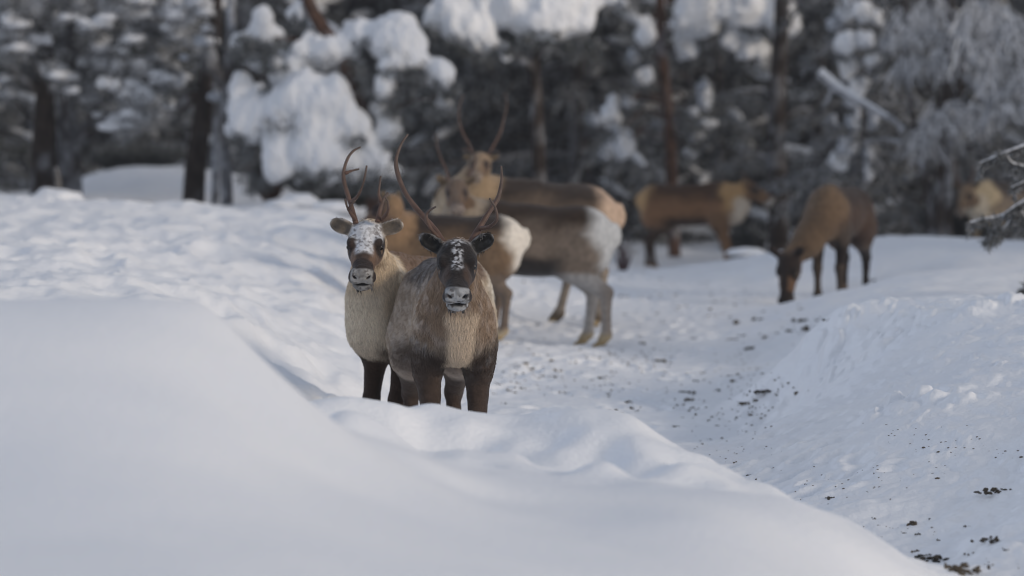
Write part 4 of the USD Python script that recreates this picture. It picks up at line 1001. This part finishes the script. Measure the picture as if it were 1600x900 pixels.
def middle_trees():
    rng = np.random.default_rng(44)
    # slim reddish trunk, with snow streaked boughs
    Y = 42.0; o = base_at(1052, Y); t = thing('pine_tree', o, 'slim reddish-brown pine trunk rising just behind the rusty reindeer', 'tree')
    add_trunk(t, [(1056, 410), (1050, 300), (1046, 190), (1036, 100), (1031, 0)], Y, .095, .06, o, BARK_RED, -.12)
    k = Y / FPX; cl = []
    rows = [(1090, 28, 35, 36), (1073, 69, 17, 26), (1166, 18, 40, 30), (1173, 76, 25, 23), (1214, 21, 22, 42), (1145, 60, 14, 21), (1193, 100, 12, 10), (1224, 30, 20, 40), (1120, 10, 22, 20),
            (1007, 120, 13, 14), (983, 160, 10, 11), (956, 179, 14, 30), (945, 238, 9, 14), (973, 227, 13, 28), (925, 186, 11, 9), (1007, 52, 12, 26), (1100, 148, 11, 30), (1083, 176, 8, 9), (1104, 193, 13, 9), (1090, 214, 10, 10), (1076, 241, 9, 8), (1025, 193, 7, 8), (990, 90, 9, 14), (965, 205, 8, 12)]
    pads(t, rows, Y - .3, o, rng, .7, cl)
    for x, y, rx, ry in rows:
        for q in range(4 if rx > 15 else 2):
            cl.append(clump(P(x + rng.uniform(-1.1, 1.1) * rx, y + ry * rng.uniform(.1, 1.2), Y + rng.uniform(-.1, .6)), rx * k * .75 + .06, 46, .2, rng, .12, .010))
        a = np.array([1040, max(-10, y - 25)]); 
        (v, f), _ = px_tube([(a[0], a[1], .3), ((a[0] + x) / 2, min(a[1], y) - 6, .2), (x, y + ry * .4, -.1)], Y, .03, .012, 6)
        obj('branch', (v, f), M_BARK, t, smooth=True, col=barkcol(v, BARK_RED, .25, rng), org=o)
    for _ in range(40):
        cl.append(clump(P(rng.uniform(960, 1130), 0, Y) * [1, 1, 0] + [0, rng.uniform(-1.2, 1.2), rng.uniform(4.6, 9)], .4, 60, .3, rng, .3, .025))
    crown(t, cl, o)
    # dark trunk right of it
    Y = 40.5; o = base_at(1216, Y); t = thing('pine_tree', o, 'dark upright trunk between the rusty reindeer and the grazing one', 'tree')
    add_trunk(t, [(1216, 400), (1216, 300), (1214, 200), (1218, 90), (1222, -10)], Y, .155, .09, o, BARK_DARK, -.08)
    for q in ([(1215, 240), (1240, 236), (1275, 250)], [(1215, 150), (1180, 138), (1120, 150)], [(1216, 190), (1250, 170), (1290, 176)], [(1215, 250), (1170, 240), (1130, 262)]):
        (v, f), p = px_tube(q, Y, .035, .012, 6)
        obj('branch', (v, f), M_BARK, t, smooth=True, col=barkcol(v, BARK_DARK, .55, rng), org=o)
        for z_ in np.linspace(.3, 1, 8):
            cl2 = clump(p[0] + (p[-1] - p[0]) * z_ - [0, 0, .05], .14, 40, .35, rng, .1, .009)
            tag(obj('twig', cl2[:2], M_NEEDLE, t, col=cl2[2], org=o), kind='stuff')

def right_trees():
    rng = np.random.default_rng(55)
    # spruce streaked with snow
    Y = 38.5; k = Y / FPX; o = base_at(1342, Y); t = thing('spruce_tree', o, 'spruce striped with hanging white snow just above the grazing reindeer', 'tree')
    tv, lb, nd, sn = spruce_shape(61, 11, 1.35, .5, .36, .25, L=.12, w=.013, per_m=42, droop=.85)
    off = o + [0, 0, 0]
    obj('trunk', tv, M_BARK, t, smooth=True, col=barkcol(tv[0], BARK_DARK, .2, R)); tag(obj('bough', lb, M_BARK, t, col=barkcol(lb[0], BARK_DARK, .3, R)), kind='stuff')
    tag(obj('needles', nd[:2], M_NEEDLE, t, col=nd[2]), kind='stuff')
    fr = []
    pads(t, [(1323, 16, 12, 25), (1321, 70, 13, 24), (1325, 110, 12, 22), (1349, 64, 15, 15), (1360, 96, 13, 12), (1341, 136, 14, 18), (1335, 188, 9, 24), (1332, 228, 8, 22), (1312, 256, 13, 17), (1318, 232, 8, 14), (1355, 240, 8, 20), (1356, 272, 7, 18), (1330, 156, 10, 16), (1368, 30, 12, 18), (1378, 120, 10, 9), (1303, 40, 10, 16), (1388, 70, 10, 14), (1346, 20, 12, 16), (1365, 190, 8, 12), (1300, 190, 8, 10)], Y - .9, o, rng, .7, fr)
    crown(t, fr, o, 'needle_fringe')
    # fallen bare bough hung with rime
    o = P(1345, 160, 35.6); t = thing('bare_bough', o, 'bare broken bough coated in rime slanting across the striped spruce', 'branch')
    (v, f), _ = px_tube([(1280, 114), (1300, 131), (1330, 152), (1360, 168), (1390, 184), (1415, 203)], 35.6, .062, .028, 9, 20)
    obj('bough', (v, f), M_BARK, t, smooth=True, col=barkcol(v, BARK_GREY, .75, rng), org=o)
    (v, f), _ = px_tube([(1281, 110), (1302, 127), (1330, 147), (1358, 163), (1386, 179)], 35.58, .052, .018, 8, 16)
    obj('snow_ridge', (v, f), M_SNOW, t, smooth=True, org=o)
    for q in ([(1350, 163), (1360, 185), (1358, 205)], [(1300, 130), (1296, 150), (1284, 170)], [(1408, 222), (1380, 217), (1350, 222)], [(1404, 196), (1409, 210), (1404, 224)]):
        (v, f), _ = px_tube(q, 35.6, .028, .012, 6)
        obj('twig', (v, f), M_BARK, t, smooth=True, col=barkcol(v, BARK_GREY, .7, rng), org=o)
    # birches with hanging rimed twigs
    def birch(label, Y, stems, limbs, hang, n):
        o = P(stems[0][0][0], stems[0][0][1], Y); t = thing('birch_tree', o, label, 'tree', 'rimed birches at the right edge')
        for i, (pts, r) in enumerate([(s_, .05 if j else .065) for j, s_ in enumerate(stems)]):
            add_trunk(t, pts, Y + .1 * i, r, r * .6, o, BARK_DARK, -.05 if i == 0 else .3, top=6.5)
        for q, r in limbs:
            (v, f), _ = px_tube(q, Y - .3, r, r * .4, 7)
            obj('branch', (v, f), M_BARK, t, smooth=True, col=barkcol(v, BARK_GREY, .75, rng), org=o)
        out = []
        for _ in range(n):
            cx, cy, rx, ry, ln = hang[int(rng.integers(len(hang)))]
            a = rng.random() * 2 * np.pi; d = rng.random() ** .5
            p = P(cx + rx * d * math.cos(a), cy + ry * d * math.sin(a), Y + rng.uniform(-.9, .9)); h = rng.uniform(-1, 1, 2)
            L = ln * rng.uniform(.5, 1.3) * Y / FPX; tt = np.linspace(0, 1, 6)[:, None]
            path = p + np.array([h[0] * .6, h[1] * .6, .25]) * L * tt + np.array([0, 0, -1.0]) * L * tt ** 1.8 + rng.normal(0, .02, (6, 3)) * tt
            v, f = tube(path, np.linspace(.010, .005, 6), 3, False)
            c = np.tile(np.clip(FROST * rng.uniform(.2, 1.7), 0, .85), (len(v), 1)); out.append((v, f, c))
            for b in path[2:5]:
                e = b + np.array([rng.uniform(-.5, .5), rng.uniform(-.5, .5), -.6]) * L * .35
                v, f = tube(np.array([b, (b + e) / 2 + [0, 0, .02], e]), [.007, .006, .003], 3, False)
                out.append((v, f, np.tile(np.clip(FROST * rng.uniform(.2, 1.7), 0, .85), (len(v), 1))))
        m = cat_mesh(out); tag(obj('twigs', m[:2], M_NEEDLE, t, col=m[2], org=o), kind='stuff')
    birch('rimed birch with a dark stem and a pale clump of drooping twigs', 36.0,
          [[(1469, 372), (1469, 300), (1472, 220), (1480, 100), (1484, 0)], [(1461, 368), (1452, 310), (1443, 265), (1436, 220), (1420, 120)], [(1483, 372), (1482, 300), (1486, 230), (1500, 140)]],
          [([(1480, 120), (1500, 118), (1530, 130)], .03), ([(1440, 200), (1465, 176), (1500, 168), (1540, 182)], .032), ([(1482, 60), (1450, 50), (1410, 70)], .03)],
          [(1488, 165, 44, 14, 55), (1460, 190, 26, 12, 55), (1520, 178, 22, 12, 45), (1442, 215, 16, 14, 50), (1410, 30, 22, 18, 60), (1450, 10, 26, 16, 80), (1492, 40, 20, 26, 60), (1425, 95, 22, 14, 50), (1470, 85, 14, 20, 50)], 380)
    birch('rimed birch with thick white boughs reaching in from the right edge', 34.5,
          [[(1640, 392), (1642, 300), (1640, 180), (1650, 60)]],
          [([(1640, 118), (1600, 131), (1570, 142), (1552, 158), (1541, 178), (1536, 205)], .065), ([(1640, 20), (1600, 42), (1560, 48), (1520, 62)], .05), ([(1552, 158), (1546, 130), (1540, 90)], .02), ([(1640, 170), (1610, 168), (1586, 176)], .03)],
          [(1560, 20, 26, 18, 75), (1590, 50, 18, 26, 65), (1525, 60, 22, 12, 70), (1562, 92, 18, 14, 55), (1595, 120, 16, 20, 50), (1530, 8, 24, 14, 80), (1578, 165, 26, 9, 35), (1540, 130, 12, 14, 40)], 300)
    # young spruce twigs close to the camera on the right
    Y = 19.0; o = base_at(1760, Y); t = thing('spruce_tree', o, 'near young spruce reaching frosted twigs in from the right edge', 'tree')
    add_trunk(t, [(1760, 520), (1755, 380), (1752, 200), (1750, 60)], Y, .06, .03, o, BARK_DARK, .1, top=3.6)
    nd = []
    for pts, dense in ([[(1755, 190), (1660, 208), (1600, 230), (1565, 243), (1531, 258)], 1], [[(1755, 240), (1660, 262), (1610, 282), (1581, 296)], 1], [[(1755, 260), (1660, 292), (1600, 316), (1568, 338), (1540, 344), (1516, 350)], 1], [[(1600, 318), (1580, 345), (1562, 366), (1545, 377)], 1.5], [[(1568, 338), (1556, 356), (1548, 372)], 1.5], [[(1755, 400), (1660, 425), (1620, 440), (1594, 456)], 1.2], [[(1755, 130), (1680, 160), (1640, 176), (1610, 176)], 1], [[(1590, 322), (1600, 345), (1596, 362)], 1.2], [[(1570, 240), (1580, 256), (1600, 262)], 1]):
        (v, f), p = px_tube(pts, Y, .016, .006, 6)
        obj('branch', (v, f), M_BARK, t, smooth=True, col=barkcol(v, BARK_DARK, .4, rng), org=o)
        (v2, f2), _ = px_tube([(x, y - 3.2) for x, y in pts], Y, .012, .006, 6)
        obj('rime', (v2, f2), M_SNOW, t, smooth=True, org=o)
        sp = smoothpath(p, 40)
        nd.append(needled(sp, 1000 * dense, .055, .0042, .33, rng, .3))
        for b in sp[6::4]:
            for q in range(2):
                e = b + np.array([rng.uniform(-.6, .2), rng.uniform(-.5, .5), rng.uniform(-.9, .25)]) * rng.uniform(.05, .12)
                nd.append(needled(np.array([b, (b + e) / 2, e]), 900, .045, .0042, .35, rng, .3))
    for _ in range(900):                                 # the rest of the young tree, outside the frame
        z_ = rng.uniform(.8, 3.6); r_ = (3.9 - z_) * .3 * rng.random() ** .5 + .05; a = rng.uniform(-1.3, 1.3)
        c = np.array([o[0] + r_ * math.cos(a), Y + r_ * math.sin(a), z_])
        nd.append(clump(c, .06, 14, .25, rng, .09, .008))
    crown(t, nd, o)

def undergrowth():
    rng = np.random.default_rng(66)
    def bush(name, label, cat, px, py, Y, rx, ry, n, col, lean=.5, L=1.0, frost=.1, r=.008):
        o = P(px, py, Y); t = thing(name, o, label, cat)
        k = Y / FPX; out = []
        for _ in range(n):
            a = rng.random() * 2 * np.pi; sp = rng.random() ** .6
            e = o + np.array([math.cos(a) * sp * rx * k, math.sin(a) * sp * rx * k * .8, ry * k * rng.uniform(.55, 1.1) * (1.1 - .4 * sp)])
            b = o + (e - o) * [.25, .25, 0] - [0, 0, .1]
            v, f = tube(smoothpath([b, (b + e) / 2 + rng.normal(0, .03, 3), e], 6), np.linspace(r, r * .4, 6), 4, False)
            out.append((v, f, np.tile(np.asarray(col) * rng.uniform(.6, 1.4), (len(v), 1))))
            out.append(clump(e, .05, 6, frost, rng, .06, .006))
        m = cat_mesh([(a_, b_, c_) for a_, b_, c_ in out]); obj('stems', m[:2], M_NEEDLE, t, col=m[2], org=o)
    bush('shrub', 'small dark red bare shrub with splayed stems beside the white rump', 'shrub', 972, 414, 30.0, 24, 46, 16, (.06, .030, .033), frost=.0, r=.011)
    bush('shrub', 'dark brushy shrub under the head of the rusty reindeer', 'shrub', 1162, 412, 41, 38, 52, 420, (.035, .03, .028), frost=.05, r=.012)
    bush('shrub', 'rusty brown dead shrub under the left cushions of the snow-laden pine', 'shrub', 420, 302, 33.4, 26, 48, 260, (.13, .055, .028), frost=.05, r=.01)
    bush('shrub', 'dark tangled undergrowth at the foot of the snow-laden pine', 'shrub', 530, 312, 35.0, 90, 40, 600, (.03, .032, .028), frost=.15, r=.01)
    bush('shrub', 'dark brush on the hump between twin trunks and leaning pine', 'shrub', 215, 268, 43.0, 80, 45, 420, (.03, .034, .034), frost=.2, r=.012)
    bush('shrub', 'dark brush at the foot of the birch near the right edge', 'shrub', 1500, 380, 37.5, 80, 70, 420, (.03, .03, .03), frost=.2, r=.012)
    # stump with its cap of snow
    o = P(88, 326, 29.0); t = thing('stump', o, 'thin broken stump poking from a small snow heap at the left', 'stump')
    (v, f), _ = px_tube([(93, 326), (91, 295), (88, 263)], 29.0, .045, .032, 9)
    obj('stem', (v, f), M_BARK, t, smooth=True, col=barkcol(v, BARK_GREY, .5, rng), org=o)
    obj('snow_heap', pad(P(86, 322, 28.9), (.30, .3, .20), rng, 3, .35), M_SNOW, t, smooth=True, org=o)
    for x, y, rx, ry, Y in ((470, 318, 30, 14, 31.0), (440, 322, 26, 10, 30.5), (520, 326, 34, 12, 30.0), (1165, 396, 30, 9, 31.5)):
        o = P(x, y, Y)
        tag(obj('snow_heap', pad(o, (rx * Y / FPX, .25, ry * Y / FPX), rng, 3, .3), M_SNOW, None, smooth=True), {470: 'rounded snow heap on the bank below the snow-laden pine', 440: 'low snow heap left of the rounded heap on the bank', 520: 'long snow heap on the bank, closest to the reddish antlers', 1165: 'ragged snow heap in front of the dark brushy shrub'}[x], 'snow heap')

def droppings():
    rng = np.random.default_rng(77)
    pts = [(710, 188, 2), (768, 180, 1.6), (888, 183, 1.4), (850, 215, 1.8), (908, 208, 2.4), (785, 230, 1.8), (744, 260, 1.6), (866, 250, 1), (440, 247, 1.6), (513, 233, 1.2), (483, 296, 1.6), (540, 268, 1), (585, 233, .9), (518, 302, 1), (688, 235, 1), (630, 150, 1.4), (642, 172, 1), (640, 130, .9), (320, 345, 1.6), (350, 330, 1), (190, 342, 1.1), (212, 342, 1), (120, 318, 1.2), (608, 330, 1.1), (610, 350, 1), (525, 355, 1), (568, 385, 1.5), (563, 407, 1.2), (655, 378, .9), (762, 318, .7), (731, 417, 1.4), (763, 408, 1.2), (405, 430, 1), (418, 437, 1), (160, 432, .9), (705, 454, .7), (630, 517, .8), (590, 480, .8), (535, 480, .8), (810, 597, .6), (690, 616, .7), (722, 618, .6), (738, 617, .7), (766, 630, .8), (860, 617, .7), (900, 643, .6), (967, 681, .8), (1135, 686, .5), (1088, 740, .7), (1172, 780, .6), (1215, 783, .6), (1242, 741, .6), (1349, 761, .6), (1458, 828, .7), (1210, 832, .7), (1190, 859, .9), (1350, 840, .7), (1270, 800, .6), (1245, 842, .6), (1380, 885, .8), (380, 115, 1.6), (388, 165, 1.2), (1092, 70, 2), (940, 48, 1), (985, 48, 1), (885, 150, 1), (625, 77, 1), (605, 78, 1), (960, 182, 1.2), (930, 182, 1.2), (820, 217, 1.2), (868, 212, 1.2), (300, 440, 1), (75, 385, 1), (95, 372, 1), (225, 385, 1), (250, 300, .9), (150, 280, .9)]
    pts += [(rng.uniform(30, 900), rng.uniform(60, 430), rng.uniform(.5, 1.0)) for _ in range(45)]
    def lump(n, seed):
        r = np.random.default_rng(seed); out = []
        for _ in range(n):
            m = trimesh.creation.icosphere(1, 1.0); v = np.array(m.vertices) * (1 + .35 * r.normal(size=(len(m.vertices), 1)) * .5)
            out.append((v * r.uniform(.006, .018, 3) * [1.1, 1.1, .95] + [r.normal(0, .032), r.normal(0, .026), r.uniform(0, .010)], m.faces))
        return cat_mesh(out)
    shapes = [lump(n, i) for i, n in enumerate((5, 8, 12, 3))]
    lab = 'small dark clump of droppings lying loose on the trampled snowy path'; grp = 'droppings scattered over the trampled path'
    firsts = {}
    for i, (x, y, sc) in enumerate(pts):
        px, py = 760 + .5556 * x, 400 + .5556 * y
        p = ground_at(px, py)
        if p[1] > 32 or (p[1] < 11.9 and p[0] < 1.35): continue
        k = i % 4
        if k not in firsts:
            t = thing('dropping', p, lab, 'droppings', grp); tag(obj('pellets', shapes[k], M_DUNG, t, smooth=True), kind='stuff'); firsts[k] = t
        else:
            dup(firsts[k], p, rng.uniform(0, 6.28), float(sc) * rng.uniform(.30, .52))
    for x, y, n, w, l in ((790, 385, 26, .05, 'black elongated heap of droppings in the middle of the path'), (365, 445, 7, .03, 'brownish heap of droppings beside the right tip of the near bank'),
                          (1432, 667, 12, .035, 'curved dark droppings lying alone on the right bank foot'), (1415, 803, 11, .05, 'loose forked scatter of dark twigs and droppings near the lower right corner'),
                          (1263, 856, 22, .04, 'dense black heap of droppings near the bottom edge'), (1320, 888, 36, .06, 'largest ragged heap of droppings touching the bottom edge'), (1192, 760, 6, .012, 'single black pellet pile on the path left of the curved droppings')):
        px, py = 760 + .5556 * x, 400 + .5556 * y; p = ground_at(px, py, 12.2 if x < 400 else 7.0); out = []
        for _ in range(int(n * 1.5)):
            m = trimesh.creation.icosphere(1, 1.0)
            out.append((np.array(m.vertices) * (1 + .2 * rng.normal(size=(len(m.vertices), 1))) * rng.uniform(.003, .010, 3) * [1.4, 1.2, .9] + [rng.normal(0, w), rng.normal(0, w * .7), rng.uniform(0, .018)], m.faces))
        t = thing('dropping_heap', p, l, 'droppings'); tag(obj('pellets', cat_mesh(out), M_DUNG, t, smooth=True), kind='stuff')
    out = []
    for _ in range(2600):
        px, py = (rng.uniform(770, 1290), rng.uniform(425, 660)) if rng.random() < .7 else (rng.uniform(1080, 1600), rng.uniform(660, 900))
        if px < 1000 and py > 620: continue
        if meshkit.fbm(np.array([[px * .011, py * .02, 4.0]]), 3, 2)[0] < rng.uniform(.40, .62): continue
        p = ground_at(px, py, 8, 34)
        if p[1] > 32 or (p[0] > 1.6 and p[2] > .4) or (p[1] < 11.8 and p[2] > .08): continue
        m = trimesh.creation.icosphere(0, 1.0)
        out.append((np.array(m.vertices) * rng.uniform(.0016, .0052, 3) * [1.4, 1.4, .9] * (1 if p[1] < 15 else 1.7) * (2 if rng.random() < .06 else 1) + p, m.faces))
    tag(obj('crumbs', cat_mesh(out), M_DUNG), 'fine dark crumbs and bark litter strewn over the path', 'litter', None, 'stuff')
left_pines(); snowy_pine(); middle_trees(); right_trees(); undergrowth(); droppings()

# ------------------------------------------------------------------ thin haze added to lift the dark tones
M_HAZE = usdkit.material(stage, '/World/Looks/haze', {'v': ('principled_volume', {'color': (0.90, 0.90, 0.92), 'density': 0.0012, 'anisotropy': 0.2})}, volume='v.volume')
hz = trimesh.creation.box((760, 400, 26.0)); hz.apply_translation((0, 100, 9.0))
tag(obj('haze', hz, M_HAZE), 'thin pale haze added over the whole clearing to lift the dark tones', 'haze', None, 'stuff')
